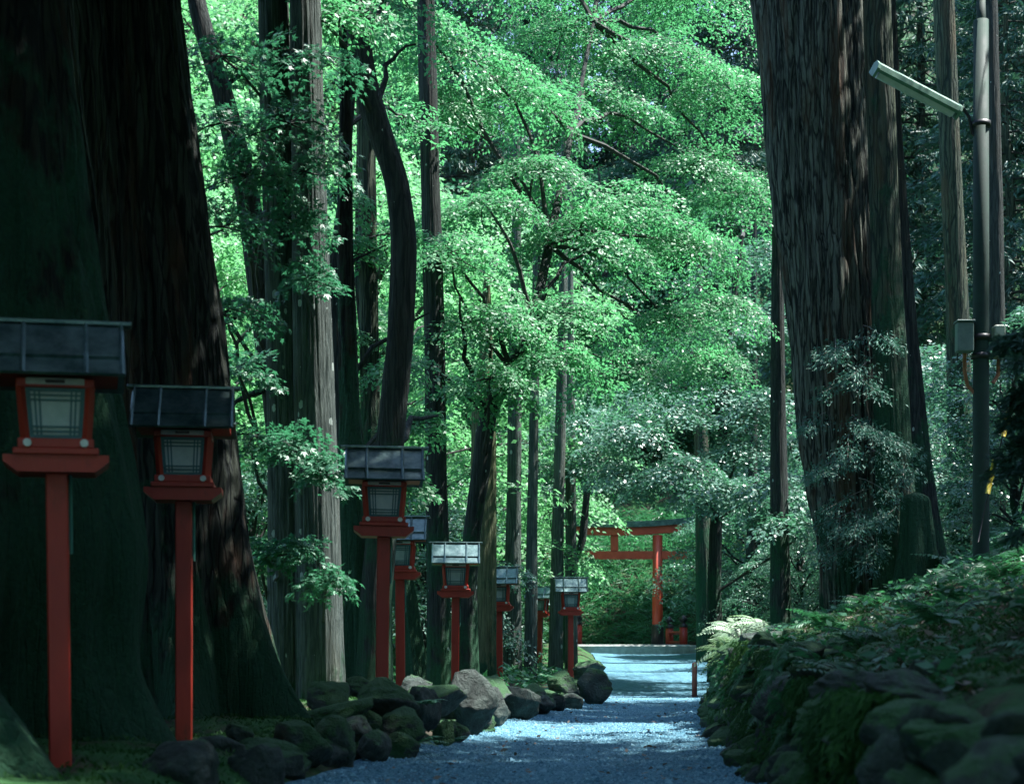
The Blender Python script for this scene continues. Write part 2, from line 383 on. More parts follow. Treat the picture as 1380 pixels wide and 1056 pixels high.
pd = np.concatenate([np.linspace(-20, 6, 20), np.linspace(6.1, 40, 340), np.linspace(40.2, 56, 80)]); pu = np.linspace(0, 1, 60)
DD, UU = np.meshgrid(pd, pu, indexing='ij')
XX = xl(DD) - 0.12 + UU * (xr(DD) - xl(DD) + 0.24)
ZZ = zp(DD) + 0.004 + 0.018 * fbm(np.stack([XX * 1.6, DD * 1.2, XX * 0], -1), 3) + 0.05 * np.abs(UU - 0.5) ** 3 * 8 - 0.012
nx = len(pu); i = np.arange(len(pd) - 1)[:, None] * nx; k = np.arange(nx - 1)[None, :]
g = Geo(); g.add(np.stack([XX, DD, ZZ], -1).reshape(-1, 3), np.stack([i + k, i + k + 1, i + nx + k + 1, i + nx + k], -1).reshape(-1, 4))
tag(g.obj('gravel_path', M['gravel'], smooth_shade=True), 'blue-grey gravel path', kind='structure')

# loose pebbles (octahedra halves)
n = 42000
pdist = 8.5 + 27 * rng.random(n) ** 1.5; pu_ = rng.random(n)
px_ = xl(pdist) - 0.05 + pu_ * (xr(pdist) - xl(pdist) + 0.1)
pz_ = zp(pdist) + 0.018 * fbm(np.stack([px_ * 1.6, pdist * 1.2, px_ * 0], -1), 3) + 0.05 * np.abs(pu_ - 0.5) ** 3 * 8 - 0.006
r_ = 0.006 + 0.011 * rng.random(n) ** 2 + (rng.random(n) < 0.01) * 0.02
th = rng.random(n) * 6.28
base = np.array([(1, 0, 0), (-0.5, 0.87, 0), (-0.5, -0.87, 0), (0.1, 0.1, 0.75)])
cs, sn = np.cos(th), np.sin(th)
v = np.stack([np.stack([px_ + r_ * (b[0] * cs - b[1] * sn), pdist + r_ * (b[0] * sn + b[1] * cs), pz_ + r_ * b[2]], -1) for b in base], 1)
t = (np.arange(n)[:, None, None] * 4 + np.array([(0, 1, 3), (1, 2, 3), (2, 0, 3)])[None]).reshape(-1, 3)
g = Geo(); g.add(v.reshape(-1, 3), None, t)
tag(g.obj('loose_gravel', M['pebble']), 'loose gravel strewn over the path', 'gravel', kind='stuff')

# ------------------------------------------------------------------ rocks
bm = bmesh.new(); bmesh.ops.create_icosphere(bm, subdivisions=4, radius=1.0)
ICO = np.array([v.co[:] for v in bm.verts]); ICF = np.array([[v.index for v in f.verts] for f in bm.faces]); bm.free()
bm = bmesh.new(); bmesh.ops.create_icosphere(bm, subdivisions=3, radius=1.0)
ICO3 = np.array([v.co[:] for v in bm.verts]); ICF3 = np.array([[v.index for v in f.verts] for f in bm.faces]); bm.free()
def rock_mesh(seed, mat, hi=True, blocky=0.5):
    r = np.random.default_rng(seed); V, Fc = (ICO, ICF) if hi else (ICO3, ICF3)
    nrm = unit(r.normal(size=(15, 3)) * [1, 1, 0.8]); off = 0.56 + 0.40 * r.random(15)
    dd = V @ nrm.T
    rad = np.min(np.where(dd > 0.05, off / np.maximum(dd, 0.05), 9), axis=1)
    rad = np.minimum(rad, 1.25); rad = blocky * rad + (1 - blocky) * 0.85
    p = V * rad[:, None]
    o = seed * 3.17
    p = p + V * (0.07 * fbm(V * 2.0 + o, 5) + 0.05 * (1 - np.abs(fbm(V * 4 + o, 3))) + 0.025 * fbm(V * 10 + o, 2))[:, None]
    st = np.sin(p[:, 2] * 14 + 2 * vn3(V * 2 + o)) * 0.018
    p = p + V * [1, 1, 0.1] * st[:, None]
    ext = np.abs(p).max(0); p = p / ext
    g = Geo(); g.add(p, None, Fc)
    return g.mesh('stone', mat, True)
ROCKS = [rock_mesh(s, M['rock'], True, 1.0) for s in range(9)]
ROCKM = [rock_mesh(40 + s, M['rock_mossy'], True, 0.95) for s in range(8)]
border = empty('rock_border', (-0.5, 14, hz(-1.5, 14)), label='row of rough mossy boulders edging the left side of the gravel path', cat='rock border')
bl0 = Vector(border.location)
def put_rock(parent, pl, me, c, s, r):
    o = link('stone', me, parent); o.location = Vector(c) - pl; o.scale = s
    o.rotation_euler = (r.uniform(-0.25, 0.25), r.uniform(-0.25, 0.25), r.uniform(0, 6.28)); return o
rr = random.Random(3)
RL = [(280, 1012, 10.3, 78, 46), (322, 990, 10.8, 46, 30), (330, 1036, 9.9, 72, 54), (378, 1032, 10.4, 60, 62), (408, 1012, 11.2, 76, 82), (452, 1008, 11.8, 56, 86),
      (474, 988, 12.5, 84, 56), (500, 1010, 12.3, 48, 50), (441, 940, 13.6, 70, 54), (458, 962, 13.0, 84, 42), (522, 944, 13.5, 70, 60), (487, 924, 14.2, 44, 28),
      (543, 985, 13.1, 76, 60), (535, 1008, 12.9, 56, 44), (573, 948, 14.4, 44, 70), (590, 938, 15.7, 80, 46), (598, 992, 14.6, 30, 42), (628, 952, 16.6, 74, 92), (612, 985, 15.6, 40, 36),
      (668, 958, 18.6, 40, 64), (655, 928, 19.8, 66, 34), (692, 948, 20.6, 66, 52), (722, 944, 22.6, 64, 46), (746, 946, 24.2, 32, 28), (767, 945, 25.6, 32, 26), (760, 922, 27.0, 44, 36),
      (800, 924, 28.4, 46, 62), (794, 900, 31.0, 42, 30), (560, 928, 16.4, 50, 30), (640, 975, 17.2, 40, 36), (706, 962, 21.4, 34, 26), (240, 1040, 9.8, 90, 40), (150, 1046, 9.2, 90, 30), (195, 1020, 9.9, 80, 22), (100, 1052, 9.0, 50, 40)]
for j, (cx, cy, d, wp, hp) in enumerate(RL):
    c = P(cx, cy, d); s = wp / F * d / 2 * 1.08; h = hp / F * d / 2 * 1.1
    put_rock(border, bl0, (ROCKS + ROCKM[:3])[j % 12], c, (s, s * rr.uniform(0.8, 1.15), h), rr)
for j in range(26):      # filler stones behind and between, and towards the camera
    d = 8.8 + j * 0.95; x = float(xl(d)) - rr.uniform(0.15, 0.5)
    put_rock(border, bl0, ROCKS[j % 9], (x, d, hz(x, d) + 0.0), (rr.uniform(0.2, 0.34), rr.uniform(0.2, 0.34), rr.uniform(0.14, 0.26)), rr)
for j in range(2):       # stones beside the camera
    d = 4.0 + j * 1.0; x = float(xl(d)) - 0.5
    put_rock(border, bl0, ROCKS[(j + 4) % 9], (x, d, hz(x, d)), (0.45, 0.4, 0.26), rr)

wall = empty('mossy_stone_wall', (3.0, 14, -0.82), label='dark moss-covered boulder wall holding up the bank right of the path', cat='stone wall')
wl0 = Vector(wall.location)
d = 4.2
while d < 36:
    r0 = float(xr(d)); sc_ = rr.uniform(0.22, 0.42) * (0.85 if d > 22 else 1); pz = float(zp(d))
    top = float(np.interp(d, [9, 16, 22, 28, 34], [0.62, 0.95, 0.95, 0.72, 0.45])); z = 0.0; lev = 0
    while z < top - 0.06:
        hh = min(rr.uniform(0.15, 0.32), max(0.13, (top - z) * 0.6)); w_ = sc_ * rr.uniform(0.65, 1.0)
        put_rock(wall, wl0, rr.choice(ROCKM), (r0 + w_ * 0.75 + 0.06 * lev + rr.uniform(-.07, .07), d + rr.uniform(-.12, .12), pz + z + hh * 0.75), (w_, w_ * rr.uniform(0.8, 1.2), hh), rr)
        z += hh * 1.45; lev += 1
    if d < 20 and rr.random() < 0.6:
        put_rock(wall, wl0, rr.choice(ROCKM), (r0 + 0.9 + rr.uniform(-.1, .3), d + 0.1, pz + top + 0.02), (sc_, sc_, rr.uniform(0.10, 0.2)), rr)
    if rr.random() < 0.6:
        q = rr.uniform(0.07, 0.15); put_rock(wall, wl0, rr.choice(ROCKM), (r0 - 0.08, d + 0.2, pz + q * 0.4), (q * 1.3, q * 1.2, q), rr)
    d += sc_ * 1.05

# ------------------------------------------------------------------ trunks
def trunk_geo(g, pts, rads, nr=96, nz=110, ridge=0.05, nridge=26, flare=0.0, lobes=5, seed=0, m=0, up=0):
    """furrowed trunk along pts/rads (base at pts[0])"""
    pts = np.asarray(pts, float); rads = np.asarray(rads, float)
    seg = np.concatenate([[0], np.cumsum(np.linalg.norm(np.diff(pts, axis=0), axis=1))]); T = seg[-1]
    s = T * np.linspace(0, 1, nz) ** 1.35
    # smooth interpolation
    def it(vals):
        a = np.interp(s, seg, vals); 
        for _ in range(3): a[1:-1] = (a[:-2] + 2 * a[1:-1] + a[2:]) / 4
        return a
    C = np.stack([it(pts[:, 0]), it(pts[:, 1]), it(pts[:, 2])], -1); R = it(rads)
    th = np.linspace(0, 2 * math.pi, nr, endpoint=False)
    TH, S = np.meshgrid(th, s); Rg = R[:, None] + 0 * TH
    o = seed * 5.7
    fl = flare * np.exp(-S / 0.55) * (0.55 + 0.45 * np.cos(lobes * TH + seed + 0.6 * vn3(np.stack([TH * 0 + o, S, TH * 0], -1))))
    fl += flare * 0.35 * np.exp(-S / 1.5) * np.cos(lobes * TH + seed)
    warp = 1.4 * vn3(np.stack([np.cos(TH) * 2 + o, np.sin(TH) * 2, S * 0.45], -1)) + 0.7 * vn3(np.stack([np.cos(TH) * 5 + o, np.sin(TH) * 5, S * 1.3], -1))
    ph = nridge * TH / 2 + warp * 2.2
    rid = np.abs(np.sin(ph)) ** 0.7 - 0.65 + 0.5 * fbm(np.stack([np.cos(TH) * nridge * 0.4 + o, np.sin(TH) * nridge * 0.4, S * 1.1], -1), 3)
    big = 0.07 * vn3(np.stack([np.cos(TH) * 1.1 + o, np.sin(TH) * 1.1, S * 0.5], -1))
    RR = Rg * (1 + big) + fl * Rg + ridge * rid
    v = np.stack([C[:, None, 0] + RR * np.cos(TH), C[:, None, 1] + RR * np.sin(TH), C[:, None, 2] + 0 * TH], -1)
    i = np.arange(nz - 1)[:, None] * nr; k = np.arange(nr)[None, :]; k2 = (k + 1) % nr
    g.add(v.reshape(-1, 3), np.stack([i + k, i + k2, i + nr + k2, i + nr + k], -1).reshape(-1, 4), m=m)
    return C, R

# ------------------------------------------------------------------ foliage builders
def spray_leaves(g, c, rad, n, r, L=0.075, nrm=(0, 0, 1), droop=0.35, thick=0.08, m=0, tri=False, W=0.55):
    """flat maple spray: leaves spread over a drooping disc with normal nrm"""
    nrm = unit(np.array(nrm, float)); a = unit(np.cross(nrm, [0.3, 1, 0.1])); b = np.cross(nrm, a)
    rr_ = rad * np.sqrt(r.random(n)); th = r.random(n) * 6.283
    rr_ = rr_ * (0.7 + 0.5 * np.abs(np.sin(th * 2.5 + r.random() * 6)))
    x, y = rr_ * np.cos(th), rr_ * np.sin(th)
    p = c + x[:, None] * a + y[:, None] * b + (r.normal(size=n) * thick * 0.5 - droop * rr_ ** 2 / rad)[:, None] * nrm
    out = unit(x[:, None] * a + y[:, None] * b)
    d = unit(out + 0.9 * r.normal(size=(n, 3)) * [1, 1, 0.35] + np.array([0, 0, -0.25]))
    nn = unit(nrm + 0.27 * r.normal(size=(n, 3)))
    Ls = L * (0.7 + 0.6 * r.random(n))
    if tri:
        ax = unit(np.cross(np.cross(d, nn), d))
        for an, k in ((0.0, 1.0), (0.85, 0.8), (-0.85, 0.8), (1.7, 0.5), (-1.7, 0.5)):
            kites(g, p, rot_about(d, ax, np.full(n, an)), ax, Ls * k, Ls * k * 0.36, m=m)
    else:
        kites(g, p, d, nn, Ls, Ls * W, m=m)

def limb(g, a, b, r0, r1, r, sag=0.1, n=7, m=0, sides=6):
    a, b = np.array(a, float), np.array(b, float); t = np.linspace(0, 1, n)[:, None]
    L = np.linalg.norm(b - a); w_ = r.normal(size=3) * 0.07 * L
    pts = a + (b - a) * t + np.sin(t * math.pi) * (w_ + np.array([0, 0, sag * L])) + (r.normal(size=(n, 3)) * 0.015 * L) * np.sin(t * math.pi)
    tube(g, pts, np.linspace(r0, r1, n), sides, m); return pts

def tier(gl, gw, c, R, ns, nl, r, L, trunk_pt=None, dome=0.5, tri=False, lean=(0, 0)):
    """umbrella-like tier of maple sprays with its limb and twigs"""
    c = np.array(c, float)
    if trunk_pt is not None:
        lp = limb(gw, trunk_pt, c - [0, 0, 0.15], 0.02 + 0.022 * R, 0.012, r, 0.08, 8, 1)
    for k in range(ns):
        u = R * math.sqrt((k + 0.5) / ns) * r.uniform(0.85, 1.12); th = k * 2.39996 + r.uniform(-0.3, 0.3)
        x, y = u * math.cos(th), u * math.sin(th)
        z = -dome * u * u / R + r.normal() * 0.07 + lean[0] * x + lean[1] * y
        pc = c + [x, y, z]
        nm = np.array([dome * 1.5 * x / R, dome * 1.5 * y / R, 1.0]) + r.normal(size=3) * 0.24
        spray_leaves(gl, pc, R * r.uniform(0.26, 0.40) + 0.12, nl, r, L, nm, 0.3, 0.06, 0, tri)
        limb(gw, c - [0, 0, 0.12], pc - [0, 0, 0.04], 0.012, 0.004, r, 0.05, 4, 1, 3)

def cedar_branch(gl, gw, a, dirn, L, nn, r, size=0.16, droop=0.5, tk=1.0):
    """drooping conifer branch with feathery needle sprays"""
    dirn = unit(np.array(dirn, float)); n = 7; t = np.linspace(0, 1, n)
    pts = np.array(a) + dirn * (t * L)[:, None] + np.array([0, 0, -1.0]) * (droop * L * (t ** 1.6) - 0.25 * droop * L * t ** 4)[:, None]
    tube(gw, pts, np.linspace(0.012 + 0.010 * L, 0.004, n) * tk, 4, 1)
    side = unit(np.cross(dirn, [0, 0, 1.0])); 
    s = 0.25 + 0.75 * r.random(nn) ** 0.8
    p0 = np.stack([np.interp(s, t, pts[:, k]) for k in range(3)], -1)
    lat = r.normal(size=nn) * 0.16 * L * (1.15 - s * 0.7)
    p = p0 + lat[:, None] * side + (np.abs(lat) * -0.35 + r.normal(size=nn) * 0.05 * L ** 0.5)[:, None] * np.array([0, 0, 1.0])
    d = unit(dirn * 0.9 + np.sign(lat)[:, None] * side * 0.7 + np.array([0, 0, -0.55]) + 0.45 * r.normal(size=(nn, 3)))
    nm = unit(np.array([0, 0, 1.0]) + 0.6 * r.normal(size=(nn, 3)))
    Ls = size * (0.6 + 0.8 * r.random(nn))
    kites(gl, p, d, nm, Ls, Ls * 0.22, 0.1, 0)
    d2 = unit(d + 0.8 * r.normal(size=(nn, 3)))
    kites(gl, p, d2, nm, Ls * 0.8, Ls * 0.18, 0.1, 0)

def cedar_crown(seed, z0, z1, rmax, nb, nn, size=0.2, leafm='leaf_cedar', bare=0):
    r = np.random.default_rng(seed); gl = Geo()
    for k in range(nb):
        f = (k + r.random()) / nb; z = z0 + (z1 - z0) * f
        L = rmax * (1 - f) ** 0.7 * r.uniform(0.65, 1.1) + 0.35; th = k * 2.4 + r.uniform(-0.4, 0.4)
        cedar_branch(gl, gl, (0, 0, z), (math.cos(th), math.sin(th), 0.12), L, int(nn * (0.5 + L / rmax)), r, size, r.uniform(0.3, 0.6))
    for k in range(bare):
        z = z0 * r.uniform(0.25, 1.0); th = r.uniform(0, 6.28); L = r.uniform(0.8, 2.2)
        limb(gl, (0, 0, z), (L * math.cos(th), L * math.sin(th), z - 0.3 * L + r.normal() * 0.2), 0.022, 0.006, r, -0.08, 6, 1, 4)
    return gl.mesh('crown', [M[leafm], M['twig']])

def maple_crown(seed, h0, h1, rmax, nt_, ns, nl, L, leafm='leaf_maple'):
    """free-standing maple crown mesh, trunk top about h0"""
    r = np.random.default_rng(seed); gl = Geo()
    for k in range(nt_):
        f = (k + r.random()) / nt_; z = h0 + (h1 - h0) * f
        prof = math.sin(math.pi * min(0.97, 0.25 + 0.72 * f)) ** 0.7
        th = k * 2.4 + r.uniform(-0.4, 0.4); rad = rmax * prof * math.sqrt(r.uniform(0.08, 1))
        c = (rad * math.cos(th), rad * math.sin(th), z)
        tier(gl, gl, c, r.uniform(0.9, 1.7), ns, nl, r, L, (0, 0, max(h0 * 0.6, z - 1.6)), 0.5)
    return gl.mesh('crown', [M[leafm], M['twig']])

# shared crowns for the tall cedars (all above the frame) and background trees
CED_HI = [cedar_crown(100 + k, 13.5, 24, 3.4, 80, 80, 0.34) for k in range(2)]
CED_LOW = cedar_crown(105, 10.0, 22, 5.2, 200, 190, 0.36)  # unseen crown, made wide and dense to shade the near left trunks
CED_THIN = cedar_crown(106, 9.5, 23, 4.0, 85, 70, 0.34)  # sparse crown for added off-view trees, shaped for dappled light
CED_BG = [cedar_crown(110, 3.5, 19, 3.2, 150, 100, 0.26, bare=26), cedar_crown(111, 6.5, 22, 3.6, 130, 110, 0.28, bare=40)]
MAP_BG = [maple_crown(120, 2.2, 9.5, 3.6, 26, 11, 110, 0.11, 'leaf_maple_backlit'), maple_crown(121, 1.6, 7.0, 3.0, 24, 10, 110, 0.10, 'leaf_maple_cool'), maple_crown(122, 1.2, 5.5, 2.6, 22, 10, 100, 0.10, 'leaf_broad')]

def big_cedar(name, label, pxs, d, mat, ridge, nridge, flare, lobes, seed, group=None, nr=128, nz=150, top=21, crown=0, lean=None):
    """pxs: list of (x, y, half-width px) from base up"""
    base = P(pxs[0][0], pxs[0][1], d); x0 = base[0]; zb = hz(x0, d) - 0.12
    root = empty(name, (x0, d, zb), label=label, cat='tree', group=group)
    pts = []; rad = []
    for (x, y, hw) in pxs:
        p = P(x, y, d); pts.append([p[0] - x0, 0, max(p[2] - zb, 0)]); rad.append(hw / F * d)
    pts[0][2] = 0
    last = np.array(pts[-1]); dv = (last - np.array(pts[-2])); dv = dv / max(dv[2], 0.1)
    hh = top - last[2]
    pts.append(list(last + dv * hh * 0.4 * 0.6 + [0, 0, 0])); pts[-1][2] = last[2] + hh * 0.4; rad.append(rad[-1] * 0.8)
    pts.append([pts[-1][0], 0, top]); rad.append(0.05)
    g = Geo(); trunk_geo(g, pts, rad, nr, nz, ridge, nridge, flare, lobes, seed)
    g.obj('trunk', M[mat], root, True)
    if crown is not None:
        c = link('crown', CED_LOW if crown == 2 else CED_HI[crown], root); c.location = (pts[-2][0] if crown != 2 else 0.6, -2.2 if d > 13 and crown == 2 else 0, 0); c.rotation_euler = (0, 0, seed * 1.3)
        c.scale = (1, 1, top / 22.0)
    return root

# ---- left cedars
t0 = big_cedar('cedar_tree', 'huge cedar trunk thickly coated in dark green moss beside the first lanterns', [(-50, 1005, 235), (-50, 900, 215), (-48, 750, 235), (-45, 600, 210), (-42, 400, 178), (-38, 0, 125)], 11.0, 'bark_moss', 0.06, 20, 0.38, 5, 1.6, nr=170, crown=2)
t1 = big_cedar('cedar_tree', 'massive dark furrowed cedar with a mossy buttressed foot on the green lawn', [(258, 965, 105), (248, 860, 104), (236, 700, 98), (212, 400, 82), (164, 0, 74)], 15.0, 'bark_cedar', 0.05, 24, 0.55, 6, 2.2, nr=180, crown=2)
big_cedar('cedar_tree', 'pale lichen-spotted cedar trunk pressed against its slightly wider twin', [(395, 930, 32), (388, 600, 26), (382, 400, 23), (368, 0, 20)], 18.2, 'bark_pale', 0.012, 30, 0.15, 5, 3.1, 'twin pale cedars', crown=None)
big_cedar('cedar_tree', 'wider of two pale lichen-spotted cedar trunks standing pressed together', [(432, 930, 33), (428, 700, 30), (420, 400, 25), (411, 0, 21)], 18.0, 'bark_pale', 0.012, 30, 0.15, 5, 4.4, 'twin pale cedars', crown=None)
big_cedar('cedar_tree', 'slim straight grey-green trunk rising just behind the crooked dark tree', [(504, 930, 16), (500, 600, 13.5), (494, 200, 12), (488, 0, 11)], 24.0, 'bark_green', 0.008, 22, 0.15, 5, 5.2, crown=None, nr=64)
big_cedar('cedar_tree', 'straight dark green trunk behind the dark-roofed lantern', [(592, 930, 17), (588, 600, 14), (582, 300, 13), (573, 0, 11.5)], 25.6, 'bark_dark', 0.010, 22, 0.15, 5, 6.3, crown=None, nr=72)
big_cedar('cedar_tree', 'pale yellow-green mossy trunk between two lanterns, right of the dark-roofed one', [(649, 930, 20), (651, 700, 18), (652, 550, 16), (655, 480, 9)], 29.5, 'bark_yellow', 0.010, 22, 0.12, 5, 7.7, crown=None, nr=72, top=7.5)
for (x, y0, hw, d, lx, lab) in ((714, 925, 9, 35, 8, 'thin pale-spotted trunk beside the silvery-roofed lantern'), (748, 925, 10, 37, 10, 'thin spotted trunk directly left of the last border lantern'), (690, 925, 13, 36, 5, 'grey weathered trunk directly behind the silvery-roofed lantern post'), (770, 925, 9, 41, -2, 'thin dark trunk directly behind the last border lantern')):
    big_cedar('cedar_tree', lab, [(x, y0, hw), (x + lx * 0.4, 700, hw * 0.8), (x + lx, 450, hw * 0.65)], d, 'bark_pale' if hw > 8.5 else 'bark_dark', 0.008, 18, 0.12, 5, x * 0.01, crown=None, nr=48, nz=90, top=13)

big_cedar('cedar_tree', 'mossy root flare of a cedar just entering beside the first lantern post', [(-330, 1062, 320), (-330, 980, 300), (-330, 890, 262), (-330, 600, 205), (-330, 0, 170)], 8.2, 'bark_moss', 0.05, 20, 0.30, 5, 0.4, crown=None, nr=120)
# ---- right cedars
def right_cedars():
    d = 22.0
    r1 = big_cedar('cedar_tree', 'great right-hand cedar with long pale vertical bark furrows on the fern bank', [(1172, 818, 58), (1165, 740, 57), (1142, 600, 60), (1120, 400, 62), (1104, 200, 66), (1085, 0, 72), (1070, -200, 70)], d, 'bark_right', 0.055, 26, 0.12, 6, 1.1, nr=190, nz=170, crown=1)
    r2 = big_cedar('cedar_tree', 'smooth brownish companion trunk touching the great furrowed cedar', [(1214, 800, 32), (1206, 650, 25), (1196, 400, 20), (1182, 0, 18)], 21.2, 'bark_green', 0.010, 20, 0.25, 5, 2.9, crown=None, nr=80)
    r3 = big_cedar('cedar_tree', 'mossy leaning trunk half hidden behind the great furrowed cedar', [(1258, 760, 22), (1236, 600, 17), (1222, 450, 14), (1205, 200, 11)], 25.0, 'bark_dark', 0.02, 18, 0.35, 5, 3.4, crown=None, nr=80, top=14)
    r4 = big_cedar('cedar_tree', 'straight grey cedar on the slope between the lamp and the companion trunk', [(1300, 640, 18), (1290, 420, 15), (1280, 200, 14), (1272, 0, 14)], 35.0, 'bark_green', 0.012, 22, 0.1, 5, 4.6, crown=None, nr=64)
    r5 = big_cedar('cedar_tree', 'grey cedar trunk partly hidden directly behind the utility pole', [(1345, 640, 13), (1342, 420, 12), (1338, 200, 11), (1333, 0, 11)], 38.0, 'bark_dark', 0.012, 22, 0.1, 5, 5.9, crown=None, nr=64)
    return r1, r2
R1, R2 = right_cedars()
for (x, d, hw, lx, lab, mt) in ((952, 47, 13, -10, 'leaning grey-edged trunk standing right of the red bollard', 'bark_green'), (1052, 34, 15, -4, 'black shaded trunk behind the pale fern tuft', 'bark_dark'), (1010, 44, 8, 6, 'thin shaded trunk behind the pale fern tuft, nearer the bollard', 'bark_dark')):
    big_cedar('cedar_tree', lab, [(x, 890, hw), (x + lx * 0.5, 700, hw * 0.8), (x + lx, 450, hw * 0.6)], d, mt, 0.012, 18, 0.2, 5, x * 0.013, crown=None, nr=48, nz=90, top=12)

# ---- crooked dark tree and other maples with trunks in view
def maple(name, label, base_px, d, stem, rads, mat, tiers, seed, L=0.08, nl=170, ns=12, leafm='leaf_maple', tri=False, side=(), group=None, cat='tree'):
    """stem: [(x,y)] in photo pixels from base up at distance d; tiers: (x, y, d, R)"""
    r = np.random.default_rng(seed); b = P(base_px[0], base_px[1], d); zb = hz(b[0], d) - 0.08
    root = empty(name, (b[0], d, zb), label=label, cat=cat, group=group); off = np.array([b[0], d, zb])
    g = Geo(); pts = [np.array([0, 0, 0.0])] + [P(x, y, d + (s[0] if s else 0)) - off for (x, y, *s) in stem]
    C, R = trunk_geo(g, pts, rads, 40, 80, 0.012, 14, 0.25, 5, seed)
    for (i0, px, py, dd, r0) in side:         # bare side limbs (stem index, target)
        limb(g, pts[i0], P(px, py, dd) - off, r0, r0 * 0.25, r, 0.06, 9, 0, 7)
    g.obj('trunk', M[mat], root, True)
    gl = Geo(); pts = np.array(pts)
    for (x, y, dd, Rr) in tiers:
        c = P(x, y, dd) - off
        tp = pts[np.argmin(np.linalg.norm(pts - (c - [0, 0, 1.2]), axis=1))]
        tier(gl, gl, c, Rr, max(6, int(ns * (Rr / 1.2) ** 1.3)), nl, r, L, tp, 0.5, tri)
    gl.obj('crown', [M[leafm], M['twig']], root)
    return root

# central maple: tiers arranged as arching caps
T_C = [(850, 262, 29, 1.35), (780, 300, 28, 1.2), (925, 320, 30, 1.2), (650, 420, 26, 1.15), (735, 400, 27, 1.25), (900, 420, 30, 1.2), (880, 60, 33, 1.7), (975, 105, 34, 1.6), (790, 120, 32, 1.6),
       (690, 110, 29, 1.4), (620, 60, 28, 1.3), (720, 215, 28, 1.2), (650, 260, 27, 1.1), (940, 210, 33, 1.5), (1000, 250, 35, 1.4), (610, 330, 25.5, 0.9), 
       (960, 400, 33, 1.2), (760, 30, 33, 1.6), (560, 20, 27, 1.1), (600, 130, 28, 1.0), (660, 500, 25.5, 0.8), (740, 470, 26, 0.9), (840, 480, 29, 1.0), (940, 470, 32, 1.1), (830, -60, 34, 1.8), (930, -20, 35, 1.6), (700, -80, 32, 1.6)]
maple('maple_tree', 'large sunlit maple arching tiers of bright green leaves over the path', (630, 925), 27.0, [(630, 800), (634, 730), (650, 620), (655, 560), (690, 500), (720, 430), (740, 330, 1), (770, 180, 3), (800, 30, 5)], [0.17, 0.15, 0.14, 0.14, 0.145, 0.11, 0.085, 0.07, 0.05, 0.03], 'bark_dark', T_C, 31, 0.075, 300, 15,
      side=((4, 570, 490, 26, 0.06), (4, 620, 400, 25, 0.06), (5, 600, 330, 26, 0.05), (6, 830, 330, 28, 0.05)))
T_R = [(900, 540, 38, 1.3), (970, 520, 39, 1.3), (850, 570, 37, 1.1), (1000, 590, 38, 1.3), (920, 620, 36, 1.2), (830, 632, 37, 0.9), (885, 628, 38, 0.9), (980, 650, 36, 1.0), (1030, 530, 38, 1.2), (1040, 640, 35, 1.0), (1000, 430, 40, 1.5), (1060, 420, 40, 1.4), (940, 655, 40, 0.8), (780, 560, 39, 1.2), (800, 610, 39, 1.0), (1020, 330, 42, 1.6), (1050, 690, 34, 0.8), (960, 450, 41, 1.3), (740, 620, 40, 1.0), (860, 520, 40, 1.3)]
maple('broadleaf_tree', 'silvery-green broadleaf tree whose lower leaves hang before the red gate', (965, 880), 40.0, [(962, 800), (965, 700), (975, 560), (985, 430), (1000, 320)], [0.20, 0.17, 0.15, 0.12, 0.08, 0.04], 'bark_dark', T_R, 33, 0.10, 190, 14, 'leaf_broad')
# crooked dark tree
maple('crooked_tree', 'dark crooked tree bending sharply left above the lantern on the boulders', (505, 925), 20.0, [(508, 800), (522, 640), (540, 450), (545, 320), (535, 240), (508, 170), (488, 100), (480, 0), (478, -120)], [0.21, 0.19, 0.175, 0.165, 0.155, 0.15, 0.15, 0.15, 0.14, 0.09], 'bark_dark',
      [(460, 0, 19, 0.7), (530, -30, 21, 0.9), (425, 10, 18.6, 0.6), (450, -90, 20, 1.2), (560, -90, 21, 1.3)], 35, 0.075, 150, 11, side=((6, 560, 60, 21, 0.05), (2, 590, 560, 22, 0.07)))
# maple behind the pale cedars: dark stem leaning with cool sprays reaching forward
T_L = [(300, 150, 16.5, 0.55), (390, 150, 16.2, 0.6), (330, 220, 16.3, 0.5), (410, 215, 16.4, 0.45), (300, 290, 16.8, 0.5), (400, 290, 16.6, 0.35), (310, 400, 17, 0.5), (420, 360, 16.8, 0.3), (400, 590, 16.8, 0.35), (440, 625, 16.6, 0.25), (340, 570, 17, 0.35), (390, 730, 16.6, 0.28), (440, 770, 16.4, 0.28), (350, 740, 16.9, 0.25), (320, 480, 17.5, 0.5), (300, 60, 17.5, 0.6), (420, 60, 17, 0.5)]
maple('maple_tree', 'dark leaning maple behind the pale cedars with cool green sprays crossing in front', (395, 915), 20.5, [(390, 700), (372, 520), (352, 400), (335, 270), (300, 120), (268, 20), (250, -80)], [0.24, 0.2, 0.18, 0.16, 0.15, 0.13, 0.12, 0.08], 'bark_dark', T_L, 37, 0.06, 95, 11, 'leaf_maple_cool', True,
      side=((3, 280, 410, 21, 0.07), (3, 290, 455, 20, 0.05), (2, 285, 480, 21.5, 0.09), (5, 400, 40, 20, 0.035), (2, 300, 560, 20, 0.05)))
